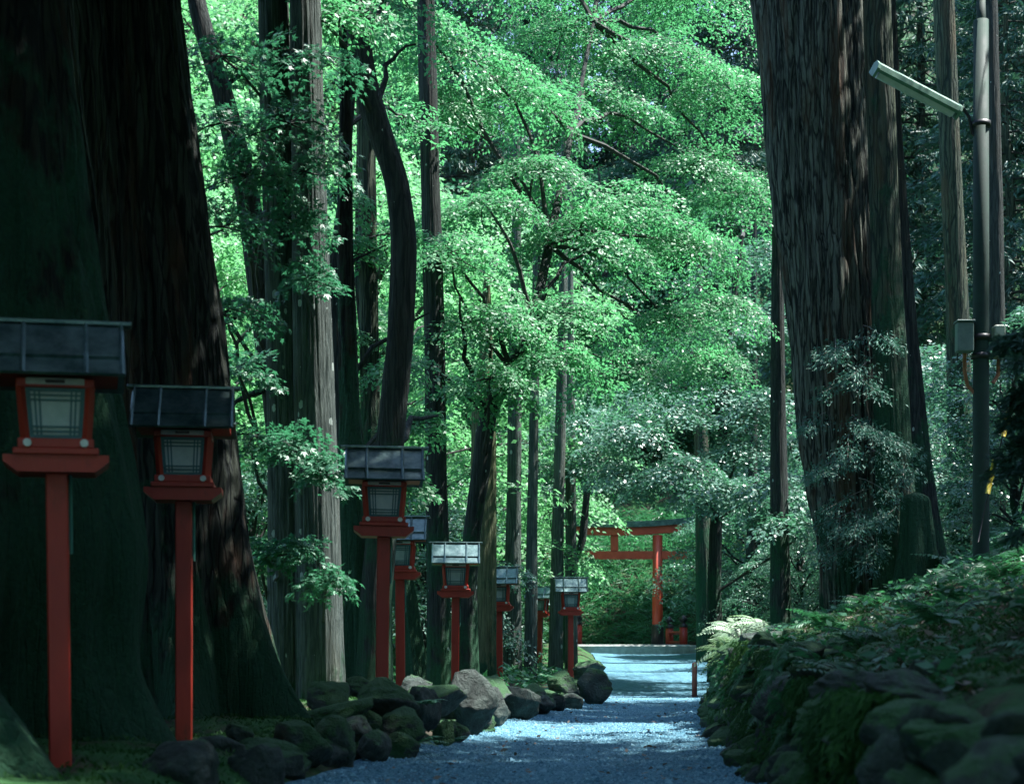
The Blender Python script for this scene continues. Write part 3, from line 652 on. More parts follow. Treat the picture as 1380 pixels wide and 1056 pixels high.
maple('maple_tree', 'thin many-branched dark maple standing between the pale cedars and the crooked tree', (470, 920), 23.0, [(465, 800), (462, 640), (458, 520), (448, 380), (462, 280), (470, 170), (480, 60)], [0.2, 0.17, 0.14, 0.12, 0.1, 0.08, 0.06, 0.04], 'bark_dark',
      [(450, 250, 23, 0.6), (480, 330, 23.5, 0.5), (540, 480, 23, 0.5), (470, 440, 24, 0.5), (530, 300, 24, 0.6), (440, 480, 24, 0.5), (560, 560, 23, 0.45), (450, 100, 24, 0.8), (545, 640, 23, 0.4), (550, 150, 25, 0.7)], 39, 0.075, 150, 11,
      side=((3, 580, 420, 23, 0.05), (2, 560, 540, 24, 0.05), (4, 520, 330, 23.5, 0.04), (2, 510, 610, 22.5, 0.06)))
maple('maple_tree', 'slender dark forked tree in front of the red gate', (764, 905), 43.0, [(764, 840), (768, 770), (785, 730), (793, 640), (793, 500)], [0.16, 0.13, 0.11, 0.10, 0.08, 0.05], 'bark_dark', [(800, 590, 43, 1.1), (770, 520, 43, 1.2), (740, 660, 42.5, 0.6)], 41, 0.10, 150, 12, 'leaf_broad', side=((2, 755, 640, 43, 0.05), (1, 740, 690, 43, 0.04)))
# mossy leaning roots/trunk behind the third and fourth lanterns
big_cedar('cedar_tree', 'dark moss-coated trunk filling the gap behind the lantern on the boulders', [(482, 925, 30), (478, 780, 26), (474, 640, 20), (470, 540, 13)], 21.6, 'bark_moss', 0.015, 18, 0.3, 5, 6.1, crown=None, nr=64, top=9)
big_cedar('cedar_tree', 'mossy trunk leaning left behind the blue-roofed lantern', [(562, 930, 20), (548, 820, 16), (530, 700, 13), (505, 560, 10)], 26.5, 'bark_moss', 0.012, 18, 0.2, 5, 6.9, crown=None, nr=64, top=10)

# ------------------------------------------------------------------ background forest
def bg_tree(kind, me, stem_h, x, d, s, rz, label, group, mat, r0=0.2):
    z = hz(x, d) - 0.2
    root = empty(kind, (x, d, z), rz, label=label, cat='tree', group=group); root.scale = (s, s, s)
    key = 'stem_%s_%s' % (kind, mat)
    if key not in bpy.data.meshes:
        g = Geo(); r = np.random.default_rng(len(key))
        pts = [(0, 0, 0)] + [(0.12 * r.normal() * (k > 1), 0.12 * r.normal() * (k > 1), stem_h * k / 6) for k in range(1, 7)]
        trunk_geo(g, pts, np.linspace(r0, 0.03, 7), 24, 40, 0.012, 14, 0.3, 5, 2)
        g.mesh(key, M[mat], True); bpy.data.meshes[-1] if False else None
        bpy.data.meshes.get(key)
    link('trunk', bpy.data.meshes[key], root); link('crown', me, root)
    return root
r = random.Random(12)
# bright maples beyond the left trunks
for (x, d, s) in ((-6.5, 33, 1.1), (-3.2, 38, 1.25), (-9.5, 40, 1.4), (-5.5, 47, 1.6), (-1.0, 49, 1.3), (-12, 52, 1.9), (-8.5, 29, 0.9), (-3.0, 58, 1.8), (-15.5, 44, 1.8), (-18, 60, 2.2), (-15, 76, 2.4), (-10.5, 66, 2.2)):
    bg_tree('maple_tree', MAP_BG[0], 8.5, x, d, s, r.uniform(0, 6.3), 'maple with a backlit glow coloured into its leaves beyond the left-hand trunks', 'maples beyond the left trunks', 'bark_dark')
for (x, d, s) in ((-4.8, 30, 0.8), (-1.8, 33, 0.75), (-0.9, 45, 0.7), (-7.5, 36, 1.0), (-2.2, 43, 1.0)):
    bg_tree('shrub', MAP_BG[2], 4.5, x, d, s, r.uniform(0, 6.3), 'low leafy understorey tree among the left background trunks', 'understorey trees on the left', 'bark_dark', 0.1)
# trees on the slope behind the gate
for (x, d, s) in ((-1.5, 69, 1.4), (4.0, 75, 1.7), (9.5, 76, 1.7), (1.5, 82, 2.0), (7.5, 84, 2.0), (16.5, 74, 1.7), (-4, 77, 1.9)):
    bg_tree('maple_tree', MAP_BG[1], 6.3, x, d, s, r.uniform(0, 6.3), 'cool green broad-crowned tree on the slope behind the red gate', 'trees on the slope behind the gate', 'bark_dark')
for (x, d, s) in ((7.5, 50, 1.0), (8.8, 44, 0.95), (9.6, 55, 1.3), (6.9, 39, 0.6), (8.2, 34, 0.7), (10.5, 38, 1.0), (11.5, 46, 1.2), (9.0, 29, 0.7), (12.5, 33, 1.0)):
    bg_tree('shrub', MAP_BG[2], 4.5, x, d, s, r.uniform(0, 6.3), 'shady broadleaf bush on the bank right of the path', 'bushes on the right bank', 'bark_dark', 0.1)
# hillside conifers
for j, (x, d, s) in enumerate(((1.5, 84, 1.2), (7, 86, 1.2), (-6, 80, 1.2), (15.5, 51, 1.0), (19, 53, 1.1), (12.5, 60, 1.25), (22.5, 47, 1.0), (15, 60, 1.3), (21, 54, 1.2), (10, 78, 1.4), (4, 90, 1.5), (-3, 92, 1.5), (-10, 84, 1.5), (16, 82, 1.5), (23, 72, 1.4), (-26, 74, 1.4), (9, 100, 1.6), (0.5, 104, 1.6), (-8, 104, 1.6), (18, 104, 1.6), (28, 90, 1.5), (-26, 92, 1.6), (13, 92, 1.5), (-2, 80, 1.3))):
    bg_tree('conifer_tree', CED_BG[j % 2], 19 if j % 2 == 0 else 22, x, d, s, r.uniform(0, 6.3), 'tall dark conifer on the far hillside', 'conifers on the hillside', 'bark_green', 0.28)
# trees added outside the frame only to shade the foreground
for j, (x, d, s) in enumerate(((8.0, 11, 0.95), (16.5, 20, 1.0), (-8.5, 14, 1.0), (5.6, 4.5, 0.9), (-7.5, 3, 0.9), (14.5, 27, 1.0), (12, 8, 1.0), (-4, -5, 1.0), (3.8, -6, 1.0), (-11, -3, 1.0), (9, -2, 1.0), (-1, -15, 1.1), (7, -13, 1.1), (-8, -12, 1.1), (-12, 9, 1.0), (-5.2, 7.0, .95), (6.3, 6.5, .9))):
    bg_tree('conifer_tree', CED_BG[1], 22, x, d, s, r.uniform(0, 6.3), 'tall cedar added outside the view to shade the foreground', 'unseen shade cedars around the viewpoint', 'bark_green', 0.28)

for (x, d, s) in ((6.2, 10.3, 1.0), (8.9, 14.4, 1.0), (10.6, 24.0, 0.95), (12.5, 29, 0.95)):  # thin-crowned trees added out of view to dapple the near path
    bg_tree('conifer_tree', CED_THIN, 22, x, d, s, r.uniform(0, 6.3), 'tall cedar added outside the view to shade the foreground', 'unseen shade cedars around the viewpoint', 'bark_green', 0.28)
for (x, d, s) in ((-5, -3, 1.0), (4.5, -2.5, 0.9), (-2.5, -10, 1.3), (3, -12, 1.3), (-9, 5, 1.1), (7.5, 4, 0.9), (10, -8, 1.4), (-10, -8, 1.4)):  # maples added out of view to block light from behind the camera
    bg_tree('maple_tree', MAP_BG[0], 8.5, x, d, s, r.uniform(0, 6.3), 'broad maple added out of view to shade the foreground', 'unseen shade maples around the viewpoint', 'bark_dark')

# ------------------------------------------------------------------ lanterns
def make_lantern():
    L = empty('wooden_lantern', (0, 0, 0))
    g = Geo(); box(g, (0, 0, 0.84), (0.116, 0.116, 1.68), bev=0.008); g.obj('post', M['red'], L)
    g = Geo()       # boat-shaped tray
    prism(g, [(-0.20, 1.675), (0.20, 1.675), (0.272, 1.73), (0.272, 1.765), (-0.272, 1.765), (-0.272, 1.73)], -0.15, 0.15, 0, 'y')
    box(g, (0, 0, 1.783), (0.44, 0.34, 0.035), bev=0.005); g.obj('tray', M['red'], L)
    fr = Geo()      # tapered frame: sill, head, four leaning corner posts
    box(fr, (0, 0, 1.825), (0.39, 0.33, 0.05), bev=0.005)
    box(fr, (0, 0, 2.142), (0.40, 0.34, 0.045), bev=0.004)
    for sx in (-1, 1):
        for sy in (-1, 1):
            tube(fr, [(sx * 0.155, sy * 0.125, 1.84), (sx * 0.178, sy * 0.145, 2.135)], 0.026, 4)
    f = fr.obj('lamp_frame', M['red'], L)
    for sy in (-1, 1):
        g = Geo(); z0, z1 = 1.85, 2.12
        def pt(u, z, e=0): k = (z - z0) / (z1 - z0); return (u * (0.130 + 0.02 * k), sy * (0.122 + 0.02 * k + e), z)
        v = [pt(-1, z0), pt(1, z0), pt(1, z1), pt(-1, z1), pt(-1, z0, -0.01), pt(1, z0, -0.01), pt(1, z1, -0.01), pt(-1, z1, -0.01)]
        g.add(v, [(0, 1, 2, 3), (7, 6, 5, 4), (0, 4, 5, 1), (3, 2, 6, 7), (0, 3, 7, 4), (1, 5, 6, 2)])
        pane = g.obj('pane', M['pane'], f)
        g = Geo()
        for u, wd in ((-0.95, 0.012), (0.95, 0.012), (-0.72, 0.005), (0.72, 0.005), (-0.56, 0.005), (0.56, 0.005)):
            a = np.array(pt(u, z0, 0.007)); b = np.array(pt(u, z1, 0.007)); dx = np.array([wd, 0, 0]); dy = np.array([0, sy * 0.006, 0])
            g.add([a - dx, a + dx, b + dx, b - dx, a - dx - dy, a + dx - dy, b + dx - dy, b - dx - dy], [(0, 1, 2, 3), (7, 6, 5, 4), (0, 4, 5, 1), (3, 2, 6, 7), (0, 3, 7, 4), (1, 5, 6, 2)])
        for z, wd in ((z0 + 0.01, 0.012), (z1 - 0.01, 0.012), (z0 + 0.04, 0.005), (z0 + 0.065, 0.005), (z1 - 0.04, 0.005), (z1 - 0.065, 0.005)):
            a = np.array(pt(-1, z, 0.009)); b = np.array(pt(1, z, 0.009)); dz = np.array([0, 0, wd]); dy = np.array([0, sy * 0.006, 0])
            g.add([a - dz, b - dz, b + dz, a + dz, a - dz - dy, b - dz - dy, b + dz - dy, a + dz - dy], [(0, 1, 2, 3), (7, 6, 5, 4), (0, 4, 5, 1), (3, 2, 6, 7), (0, 3, 7, 4), (1, 5, 6, 2)])
        g.obj('lattice', M['lattice'], f)
    for sx in (-1, 1):
        g = Geo(); box(g, (sx * 0.137, 0, 1.985), (0.008, 0.2, 0.27)); g.obj('side_pane', M['pane'], f)
    for sx in (-1, 1):      # white nail covers
        g = Geo(); c = (sx * 0.145, -0.166, 1.825)
        prism(g, [(c[0] + 0.022 * math.cos(a + 0.39), c[2] + 0.022 * math.sin(a + 0.39)) for a in np.linspace(0, 2 * math.pi, 8, endpoint=False)], -0.182, -0.163, 0, 'y'); g.obj('nail_cover', M['white'], L)
    g = Geo(); box(g, (0, -0.172, 2.15), (0.30, 0.012, 0.036), bev=0.003); pl = g.obj('name_plate', M['grey_plate'], L)
    g = Geo(); box(g, (0, -0.180, 2.148), (0.10, 0.006, 0.018)); g.obj('slot', M['black'], pl)
    # steep gabled roof in two tiers of sheet metal
    def slab(g, y0, z0, y1, z1, hw, th, s):
        if True:
            dy, dz = y1 - y0, z1 - z0; ln = math.hypot(dy, dz); ny, nz = dz / ln * th, -dy / ln * th
            prism(g, [(s * y0, z0), (s * y1, z1), (s * (y1 - abs(ny)), z1 - abs(nz)), (s * (y0 - abs(ny)), z0 - abs(nz))][::s], -hw, hw, 0, 'x')
    core = Geo(); prism(core, [(-0.27, 2.185), (0.27, 2.185), (0.02, 2.455), (-0.02, 2.455)], -0.325, 0.325, 0, 'x')
    core.obj('gable_board', M['red'], L)
    g = Geo(); slab(g, 0.30, 2.178, 0.20, 2.278, 0.36, 0.018, 1); ro = g.obj('roof', M['roof_metal'], L)
    g = Geo(); slab(g, 0.30, 2.178, 0.20, 2.278, 0.36, 0.018, -1); g.obj('lower_roof', M['roof_metal'], ro)
    for s_ in (-1, 1):
        g = Geo(); slab(g, 0.222, 2.282, 0.03, 2.475, 0.355, 0.018, s_); g.obj('upper_roof', M['roof_metal'], ro)
    for xx in (-0.345, -0.16, 0.16, 0.345):
        for s in (-1, 1):
            g = Geo(); a = [np.array((xx, s * 0.315, 2.172)), np.array((xx, s * 0.228, 2.29)), np.array((xx, s * 0.03, 2.49))]
            tube(g, a, 0.013, 4); g.obj('batten', M['roof_metal'], ro)
    g = Geo(); box(g, (0, 0, 2.492), (0.80, 0.085, 0.026), bev=0.006); g.obj('ridge_cap', M['roof_metal'], ro)
    g = Geo(); tube(g, [(0.068, 0.03, 1.68), (0.068, 0.03, 1.25)], 0.012, 6); g.obj('conduit', M['conduit'], L)
    return L
proto = make_lantern()
LAN = [(82, 432, 8.8, 0.25, 'red-post lantern with white pane in front of the huge moss-coated trunk'),
       (248, 520, 11.73, 0.13, 'red-post lantern beside the mossy lawn in front of the furrowed buttressed cedar'),
       (514, 601, 14.9, 0.09, 'red-post lantern rising from the boulders below the crooked dark tree'),
       (540, 695, 21.3, 0.0, 'red-post lantern with glossy bluish roof half hidden behind the lantern on the boulders'),
       (613, 730, 24.4, 0.03, 'dark-roofed red-post lantern in front of the straight dark green trunk'),
       (674, 763, 30.3, -0.06, 'silvery-roofed red-post lantern between slender grey trunks'),
       (769, 777, 35.2, 0.03, 'last red-post lantern at the far end of the boulder border'),
       (727, 789, 43.0, -0.3, 'far lantern mostly hidden behind the thin spotted trunks'),
       (752, 800, 48.0, 0.2, 'far lantern tucked directly behind the last border lantern'),
       (904, 786, 66.0, 1.45, 'dark gable-end lantern standing just behind the red gate pillar')]
for j, (x, ytop, d, rz, lab) in enumerate(LAN):
    o = proto if j == 0 else copy_tree(proto)
    top = P(x, ytop, d); gz = hz(top[0], d); o.location = (top[0], d, top[2] - 2.505); o.rotation_euler = (0.0, 0.006 * ((j * 7) % 5 - 2), rz)
    if o.location.z > gz - 0.02:
        for ch in o.children:
            if ch.name.startswith('post'): ch.data = ch.data.copy(); [setattr(v_.co, 'z', v_.co.z - (o.location.z - gz + 0.1)) for v_ in ch.data.vertices if v_.co.z < 0.5]
    tag(o, lab, 'lantern', 'red-post lanterns lining the path')

# ------------------------------------------------------------------ torii, step, railings, bollard
def torii():
    d = 56.0; c = P(828, 868, d); zb = c[2]
    T = empty('torii_gate', (c[0], d, zb), label='vermilion shrine gate with dark capped lintel at the end of the path', cat='gate')
    for sx in (-1, 1):
        g = Geo(); lathe(g, [(0.0, 0.0), (0.185, 0.0), (0.18, 1.5), (0.168, 3.75), (0, 3.75)], (sx * 1.48, 0, 0), 24); p = g.obj('pillar', M['red_far'], T, True)
        g = Geo(); lathe(g, [(0.0, -0.25), (0.215, -0.25), (0.212, 0.62), (0.19, 0.68), (0.17, 0.68)], (sx * 1.48, 0, 0), 24); g.obj('pillar_sleeve', M['black'], p, True)
    g = Geo(); box(g, (0, 0, 3.06), (4.95, 0.16, 0.27), bev=0.01); g.obj('tie_beam', M['red_far'], T)
    g = Geo(); box(g, (0, 0, 3.47), (0.26, 0.14, 0.54), bev=0.01); g.obj('centre_strut', M['red_far'], T)
    def arc(g, hl, z, h, w_, rise, m=0):
        n = 17; v = []
        for k in range(n):
            u = -1 + 2 * k / (n - 1); zz = z + rise * abs(u) ** 2.2
            for y, dz in ((-w_, 0), (w_, 0), (w_, h), (-w_, h)): v.append((u * (hl + (0.12 if dz else 0)), y, zz + dz))
        q = []
        for k in range(n - 1):
            for e in range(4): a, b = k * 4 + e, k * 4 + (e + 1) % 4; q.append((a, b, b + 4, a + 4))
        q += [(3, 2, 1, 0), tuple((n - 1) * 4 + e for e in range(4))]
        g.add(v, q, m=m)
    g = Geo(); arc(g, 2.5, 3.74, 0.26, 0.15, 0.16); g.obj('lintel', M['red_far'], T)
    g = Geo(); arc(g, 2.68, 4.003, 0.20, 0.24, 0.17); cap = g.obj('lintel_cap', M['roof_metal'], T)
    return T
torii()
g = Geo(); c = P(855, 880, 54.0); box(g, (0, 0, 0), (4.0, 1.2, 0.34), bev=0.03); st = g.obj('stone_step', M['slab']); st.location = (c[0] + 0.15, 54.7, c[2] + 0.1)
tag(st, 'low broad stone step at the foot of the red gate', 'step')
g = Geo(); box(g, (0, 0, 0), (4.6, 5.6, 0.3), bev=0.02); st = g.obj('stone_landing', M['slab']); st.location = (c[0] - 0.3, 58.3, 0.28)
tag(st, 'stone landing under the red gate', 'landing')
def railing(x, y, d, posts, label):
    c = P(x, y, d); R_ = empty('red_railing', c, label=label, cat='railing', group='red railings by the gate')
    for (dx, dy) in posts:
        g = Geo(); lathe(g, [(0, -0.1), (0.14, -0.1), (0.14, 0.80), (0, 0.80)], (dx, dy, 0), 14); p = g.obj('post', M['red'], R_, True)
        g = Geo(); lathe(g, [(0.15, 0.80), (0.15, 0.90), (0.09, 0.93), (0.085, 0.98), (0.15, 1.03), (0.15, 1.10), (0.07, 1.18), (0, 1.24)], (dx, dy, 0), 14); g.obj('onion_cap', M['black'], p, True)
    if len(posts) > 1:
        a, b = posts[0], posts[-1]
        for z in (0.28, 0.62):
            g = Geo(); tube(g, [(a[0], a[1], z), (b[0], b[1], z)], 0.06, 8); g.obj('rail', M['red'], R_, True)
railing(921, 876, 56.5, ((0, 0), (-0.30, 1.9)), 'red railing with black-capped posts right of the gate')
railing(778, 872, 57.5, ((0, 0), (0.1, 1.6)), 'red railing with black-capped posts left of the gate, behind the last lantern')
g = Geo(); c = P(936, 939, 34.0); B = empty('bollard', c, label='small round-topped red bollard standing in the gravel path', cat='bollard')
g = Geo(); lathe(g, [(0, -0.1), (0.055, -0.1), (0.055, 0.62), (0.062, 0.625), (0.062, 0.66), (0, 0.66)], (0, 0, 0), 16); g.obj('shaft', M['bollard'], B, True)
g = Geo(); lathe(g, [(0.05, 0.655), (0.056, 0.68), (0.045, 0.71), (0.02, 0.728), (0, 0.73)], (0, 0, 0), 16); g.obj('cap', M['bollard'], B, True)

# ------------------------------------------------------------------ utility pole with lamp
def pole():
    d = 18.0; c = P(1322, 760, d); zb = hz(c[0], d); U = empty('utility_pole', (c[0], d, zb), label='dark green steel utility pole with fluorescent lamp and meter boxes', cat='utility pole')
    off = np.array([c[0], d, zb]); pp = lambda x, y, dd=d: P(x, y, dd) - off
    zt = pp(1320, 28)[2]
    g = Geo(); lathe(g, [(0.090, -0.2), (0.087, zt * 0.55), (0.083, zt), (0, zt)], (0, 0, 0), 20); sh = g.obj('shaft', M['pole'], U, True)
    g = Geo(); lathe(g, [(0.055, zt), (0.05, zt + 0.25), (0, zt + 0.26)], (0, 0, 0), 12); g.obj('upper_shaft', M['pole'], U, True)
    for y in (168, 455, 480):
        g = Geo(); z = pp(1320, y)[2]; lathe(g, [(0.09, z - 0.03), (0.106, z - 0.03), (0.106, z + 0.03), (0.09, z + 0.03)], (0, 0, 0), 20); g.obj('clamp', M['black'], sh, True)
    a = pp(1181, 94, 17.6); b = pp(1288, 150, 17.9); e = unit(b - a); up = unit(np.array([0.15, -0.55, 0.8])); up = unit(up - e * (up @ e)); sd_ = np.cross(e, up)
    def bar(g, a, b, prof):
        n = len(prof); v = [p + sd_ * u + up * w_ for p in (a, b) for (u, w_) in prof]
        q = [(k, (k + 1) % n, (k + 1) % n + n, k + n) for k in range(n)]; t = []
        for k in range(1, n - 1): t += [(0, k + 1, k), (n, n + k, n + k + 1)]
        g.add(v, q, t)
    g = Geo(); bar(g, a, b, [(-0.075, -0.005), (0.075, -0.005), (0.085, 0.03), (0.05, 0.075), (-0.05, 0.075), (-0.085, 0.03)]); lf = g.obj('lamp_housing', M['lamp_shell'], U)
    g = Geo(); bar(g, a + e * 0.03, b - e * 0.03, [(-0.07, -0.007), (-0.06, -0.055), (-0.02, -0.078), (0.02, -0.078), (0.06, -0.055), (0.07, -0.007)]); g.obj('diffuser', M['lamp_tube'], lf)
    for (q, s) in ((a, -1), (b, 1)):
        g = Geo(); bar(g, q, q + e * 0.03 * s, [(-0.082, -0.07), (0.082, -0.07), (0.088, 0.04), (0.052, 0.08), (-0.052, 0.08), (-0.088, 0.04)]); g.obj('end_cap', M['lamp_shell'], lf)
    g = Geo(); tube(g, [b, pp(1298, 146), pp(1306, 158), pp(1310, 180), pp(1316, 186)], 0.018, 6); g.obj('lamp_bracket', M['black'], U, True)
    g = Geo(); q = pp(1298, 456); box(g, (q[0], -0.05, q[2]), (0.18, 0.14, 0.33), bev=0.015); bx = g.obj('meter_box', M['box_grey'], U)
    g = Geo(); box(g, (q[0], -0.05, q[2] + 0.172), (0.20, 0.17, 0.02), bev=0.004); g.obj('box_lid', M['box_grey'], bx)
    g = Geo(); q = pp(1344, 462); box(g, (q[0], -0.05, q[2]), (0.12, 0.14, 0.36), bev=0.015); g.obj('switch_box', M['box_cream'], U)
    g = Geo(); tube(g, [pp(1300, 474), pp(1300, 500), pp(1304, 520), pp(1314, 530)], 0.022, 8); g.obj('conduit', M['rust'], U, True)
    g = Geo(); tube(g, [pp(1346, 482), pp(1345, 505), pp(1338, 516)], 0.022, 8); g.obj('conduit', M['rust'], U, True)
    g = Geo(); tube(g, [pp(1322, 300) + [0.08, 0, 0], pp(1372, 470, 17.4), pp(1330, 690, 17.6)][0:1] + [pp(1376, 480, 17.2), pp(1330, 700, 17.2)], 0.006, 5); 
    for (p0, p1) in (((1359, 555), (1352, 588)), ((1341, 618), (1331, 665))):
        g2 = Geo(); tube(g2, [pp(*p0, 17.2), pp(*p1, 17.2)], [0.03, 0.026], 8); g2.obj('guy_guard', M['yellow'], U, True)
    g3 = Geo(); tube(g3, [pp(1376, 470, 17.2), pp(1359, 555, 17.2), pp(1326, 690, 17.2), pp(1318, 730, 17.2)], 0.008, 5); g3.obj('guy_wire', M['black'], U, True)
pole()
# blue banner far behind the left trunks
c = P(366, 800, 38.0); g = Geo(); box(g, (0, 0, 0.45), (0.14, 0.03, 0.95), bev=0.008); box(g, (0, 0.03, -0.3), (0.05, 0.03, 1.6)); o = g.obj('banner_sign', M['blue']); o.location = c
tag(o, 'narrow blue upright sign far behind the pale cedars', 'sign')

# ------------------------------------------------------------------ ferns, sprigs, undergrowth
def fern_mesh(seed, nf, L, mat, pin=13, arch=0.55, wid=0.15):
    r = np.random.default_rng(seed); g = Geo()
    for k in range(nf):
        th = k * 2.4 + r.uniform(-0.3, 0.3); l = L * r.uniform(0.65, 1.1); el = r.uniform(0.5, 1.1)
        n = 9; t = np.linspace(0, 1, n); h = np.array([math.cos(th), math.sin(th), 0])
        pts = h * (l * math.cos(el) * t + 0.35 * l * t ** 2)[:, None] + np.array([0, 0, 1.0]) * (l * math.sin(el) * t - arch * l * t ** 2.2)[:, None]
        tube(g, pts, np.linspace(0.005, 0.0015, n), 3, 1)
        tt = np.linspace(0.15, 0.98, pin); p = np.stack([np.interp(tt, t, pts[:, j]) for j in range(3)], -1)
        tan = unit(np.gradient(p, axis=0)); 
        for s in (-1, 1):
            sd_ = unit(np.cross(tan, [0, 0, 1.0])) * s; nm = unit(np.cross(sd_, tan) * s); nm = np.where(nm[:, 2:3] < 0, -nm, nm)
            W = wid * l / 0.5 * np.sin(np.clip(tt, 0, 1) ** 0.75 * math.pi * 0.93 + 0.15) + 0.01
            kites(g, p, sd_ + 0.35 * tan + np.array([0, 0, -0.15]) + 0.08 * r.normal(size=p.shape), nm, W, np.full(pin, l * 0.075), 0.05, 0)
    return g.mesh('fern', [M[mat], M['twig']])
FERN = [fern_mesh(s, 9, 0.5, 'leaf_fern') for s in (1, 2, 3)]
FERNP = [fern_mesh(s, 16, 0.55, 'leaf_fern_sunlit', 16, 0.75, 0.10) for s in (5, 6)]
for j, (x, y, d, s) in enumerate(((1000, 868, 19.0, 1.0), (1028, 856, 19.4, 1.0), (982, 882, 18.8, 0.8), (1015, 884, 18.4, 0.85), (990, 858, 19.6, 0.9), (1005, 905, 18.0, 0.6))):
    o = link('fern', FERNP[j % 2]); o.location = P(x, y, d); o.scale = (s,) * 3; o.rotation_euler = (0.35, -0.35, j * 1.9)
    tag(o, 'fern tuft coloured pale as if sunlit on the end of the mossy wall by the path', 'fern', 'pale ferns on the wall end')
rf = random.Random(21); used = 0
while used < 85:
    d = rf.uniform(8, 33); x = float(xr(d)) + 0.35 + rf.random() ** 1.6 * 5.5
    if (x - P(1170, 0, 22)[0]) ** 2 + (d - 22) ** 2 < 0.7 or x / d > 0.36: continue
    o = link('fern', FERN[used % 3]); s = rf.uniform(0.6, 1.15); o.location = (x, d, hz(x, d) + (0.05)); o.scale = (s, s, s); o.rotation_euler = (rf.uniform(-.2, .2), -0.25, rf.uniform(0, 6.3))
    tag(o, 'green fern growing on the bank above the mossy wall', 'fern', 'ferns on the right bank'); used += 1
for j in range(34):      # ferns in wall joints
    d = rf.uniform(9, 24); x = float(xr(d)) + 0.02
    o = link('fern', FERN[j % 3]); s = rf.uniform(0.3, 0.55); o.location = (x, d, float(zp(d)) + rf.uniform(0.3, 0.85)); o.scale = (s,) * 3; o.rotation_euler = (0, -1.0, rf.uniform(-0.6, 0.6))
    tag(o, 'small fern sprouting from a joint of the mossy boulder wall', 'fern', 'ferns in the wall joints')
for j, (x, y, d) in enumerate(((563, 1002, 13.3), (612, 1000, 14.9), (655, 985, 17.2), (700, 920, 23), (735, 912, 26), (575, 950, 14.0), (790, 905, 36))):
    o = link('fern', FERN[j % 3]); s = rf.uniform(0.3, 0.45); o.location = P(x, y, d); o.scale = (s,) * 3; o.rotation_euler = (0, 0, j)
    tag(o, 'small fern growing among the boulders of the path border', 'fern', 'ferns among the border boulders')

# leafy undergrowth, moss and litter (countless)
def ground_leaves(n, xf, df, L, mat, name, label, lift=0.05, W=0.5, up=0.8, clump=None):
    g = Geo(); d = df(n); x = xf(d, n)
    if clump is not None:
        k = fbm(np.stack([x * 1.3, d * 1.3, x * 0 + clump], -1), 2) > 0.0; x = x[k]; d = d[k]; n = len(x)
    z = H(x, d)
    p = np.stack([x, d, z + lift * rng.random(n) + (0.055 if name == 'fallen_leaf' else 0)], -1)
    th = rng.random(n) * 6.283
    dr = np.stack([np.cos(th), np.sin(th), rng.normal(size=n) * 0.3 + up], -1); nm = unit(np.array([0, 0, 1.0]) + 0.6 * rng.normal(size=(n, 3)))
    Ls = L * (0.4 + 1.3 * rng.random(n) ** 1.6); kites(g, p, dr, nm, Ls, Ls * W)
    return tag(g.obj(name, M[mat]), label, 'undergrowth', kind='stuff')
right_x = lambda d, n: xr(d) + 0.3 + (rng.random(n) ** 1.5) * 7
def clumpy(d, n, f=right_x):
    x = f(d, n); k = vn3(np.stack([x * 1.1, d * 1.1, x * 0 + 9], -1)); return np.where(k > -0.15, x, x + 0)
ground_leaves(34000, right_x, lambda n: 7 + 27 * rng.random(n), 0.075, 'leaf_fern', 'undergrowth', 'low leafy undergrowth covering the right bank', 0.22, 0.5, 0.35, 3.0)
ground_leaves(16000, right_x, lambda n: 7 + 27 * rng.random(n), 0.06, 'dead_leaf', 'leaf_litter', 'pale dead leaves littering the right bank', 0.04, 0.5, 0.1)
ground_leaves(50000, lambda d, n: xl(d) - 0.25 - 4.5 * rng.random(n), lambda n: 7.5 + 14 * rng.random(n), 0.03, 'moss', 'moss_carpet', 'short green moss carpet around the left trunks', 0.012, 0.35, 1.0)
ground_leaves(30000, lambda d, n: xr(d) + 0.2 + 1.6 * rng.random(n) ** 1.4, lambda n: 7 + 16 * rng.random(n), 0.035, 'moss', 'moss_cushion', 'fuzzy moss draped over the top of the boulder wall', 0.06, 0.35, 0.8)
ground_leaves(1500, lambda d, n: xl(d) + (xr(d) - xl(d)) * (0.5 + 0.5 * np.sign(rng.random(n) - 0.5) * rng.random(n) ** 0.45), lambda n: 9 + 26 * rng.random(n) ** 1.3, 0.05, 'dead_leaf', 'fallen_leaf', 'dry leaves fallen along the gravel path', 0.01, 0.5, 0.1)
ground_leaves(46000, lambda d, n: 5 + 9 * rng.normal(size=n), lambda n: 60.8 + 9 * rng.random(n), 0.40, 'leaf_fern', 'bamboo_grass', 'drooping grassy undergrowth on the slope behind the gate', 0.3, 0.11, 0.35)
ground_leaves(16000, lambda d, n: -16 + 17 * rng.random(n), lambda n: 27 + 30 * rng.random(n), 0.16, 'leaf_fern', 'ground_cover', 'leafy ground cover beyond the left trunks', 0.3, 0.4, 0.6)
ground_leaves(24000, lambda d, n: xr(d) + 2 + 16 * rng.random(n), lambda n: 26 + 40 * rng.random(n), 0.16, 'leaf_broad', 'slope_undergrowth', 'shady undergrowth on the slope behind the great cedar', 0.4, 0.4, 0.5)

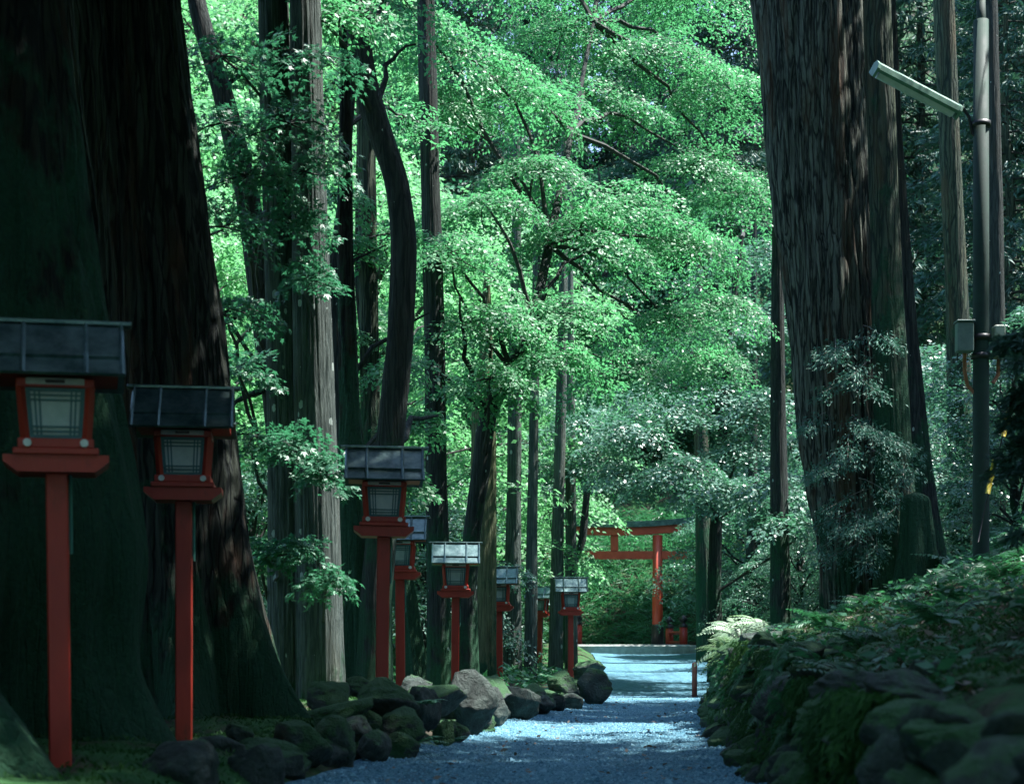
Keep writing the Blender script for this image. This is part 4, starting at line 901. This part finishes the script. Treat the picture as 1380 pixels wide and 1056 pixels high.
g = Geo(); n = 60000; d_ = 7 + 20 * rng.random(n) ** 1.6; hgt_ = rng.random(n) ** 0.7
x_ = xr(d_) + 0.02 + 0.16 * hgt_ + 0.10 * vn3(np.stack([d_ * 2.1, hgt_ * 3, d_ * 0], -1)) + 0.05 * rng.normal(size=n)
k_ = vn3(np.stack([d_ * 2.6, hgt_ * 1.2, d_ * 0 + 4], -1)) > -0.05
p_ = np.stack([x_, d_, zp(d_) + 0.05 + hgt_ * np.interp(d_, [9, 16, 22, 28], [0.62, 0.95, 0.95, 0.75])], -1)[k_]; m_ = len(p_)
kites(g, p_, np.array([-0.5, 0, -1.0]) + 0.45 * rng.normal(size=(m_, 3)), unit(np.array([-1.0, -0.3, 0.4]) + 0.5 * rng.normal(size=(m_, 3))), 0.07 * (0.5 + rng.random(m_)), 0.016)
tag(g.obj('hanging_moss', M['moss']), 'strands of moss hanging down the boulder wall face', 'moss', kind='stuff')

# feathery cedar shoots in front of the great right-hand cedar
gl = Geo(); rs = np.random.default_rng(77); off = np.array(R1.location)
for k in range(30):
    y = rs.uniform(440, 750); x = rs.uniform(1040, 1245); a = P(1140 + (y - 450) * 0.1 + rs.normal() * 25, y - 15, 21.4) - off
    b = P(x, y, 20.6 + rs.normal() * 0.25) - off
    dv = b - a; cedar_branch(gl, gl, a, dv + [0, -0.25, 0.1], min(1.1, np.linalg.norm(dv) + 0.25), 210, rs, 0.06, 0.35, 0.22)
gl.obj('low_shoots', [M['leaf_shoot'], M['twig_pale']], R1)
# dark conifer branches close to the camera at the right edge
c = P(1392, 760, 9.6); rb = empty('conifer_shrub', (c[0], 9.6, hz(c[0], 9.6)), label='dark blurred conifer bush on the near right bank in front of the pole', cat='bush'); off = np.array(rb.location)
g = Geo(); pt = [np.array([0.1, 0, -0.1]), P(1412, 640, 9.6) - off, P(1404, 500, 9.6) - off, P(1394, 425, 9.5) - off]
tube(g, pt, [0.06, 0.05, 0.035, 0.012], 8); g.obj('stem', M['bark_moss'], rb, True)
gl = Geo()
for k in range(46):
    f = rs.random(); a = pt[1] * (1 - f) + pt[3] * f if rs.random() < 0.7 else pt[0] * (1 - f) + pt[2] * f
    th = rs.uniform(0, 6.28); cedar_branch(gl, gl, a, (math.cos(th), math.sin(th), 0.1), rs.uniform(0.2, 0.42) * (1.15 - 0.5 * f), 90, rs, 0.075, 0.4, 0.6)
gl.obj('crown', [M['leaf_cedar'], M['bark_moss']], rb)
# mossy stump beside the companion trunk
c = P(1240, 745, 20.5); g = Geo(); zb = hz(c[0], 20.5)
st = empty('tree_stump', (c[0], 20.5, zb - 0.05), label='mossy broken stump beside the companion trunk of the great cedar', cat='stump')
hgt = P(1240, 658, 20.5)[2] - zb
trunk_geo(g, [(0, 0, 0), (-0.03, 0, hgt * 0.5), (-0.06, 0, hgt), (-0.06, 0, hgt + 0.01)], [0.27, 0.2, 0.17, 0.0], 48, 50, 0.02, 16, 0.4, 5, 3.3); g.obj('trunk', M['bark_moss'], st, True)
# fallen pale twigs on the bank
for j in range(14):
    d = rf.uniform(10, 24); x = float(xr(d)) + rf.uniform(0.6, 3.2); z = hz(x, d); g = Geo()
    limb(g, (0, 0, 0.03), (rf.uniform(-.5, .5), rf.uniform(-.3, .3), rf.uniform(0.02, .22)), 0.014, 0.005, rs, 0.08, 6, 0, 5)
    o = g.obj('fallen_twig', M['twig_pale']); o.location = (x, d, z); tag(o, 'pale fallen twig lying on the right bank', 'twig', 'fallen twigs on the bank')
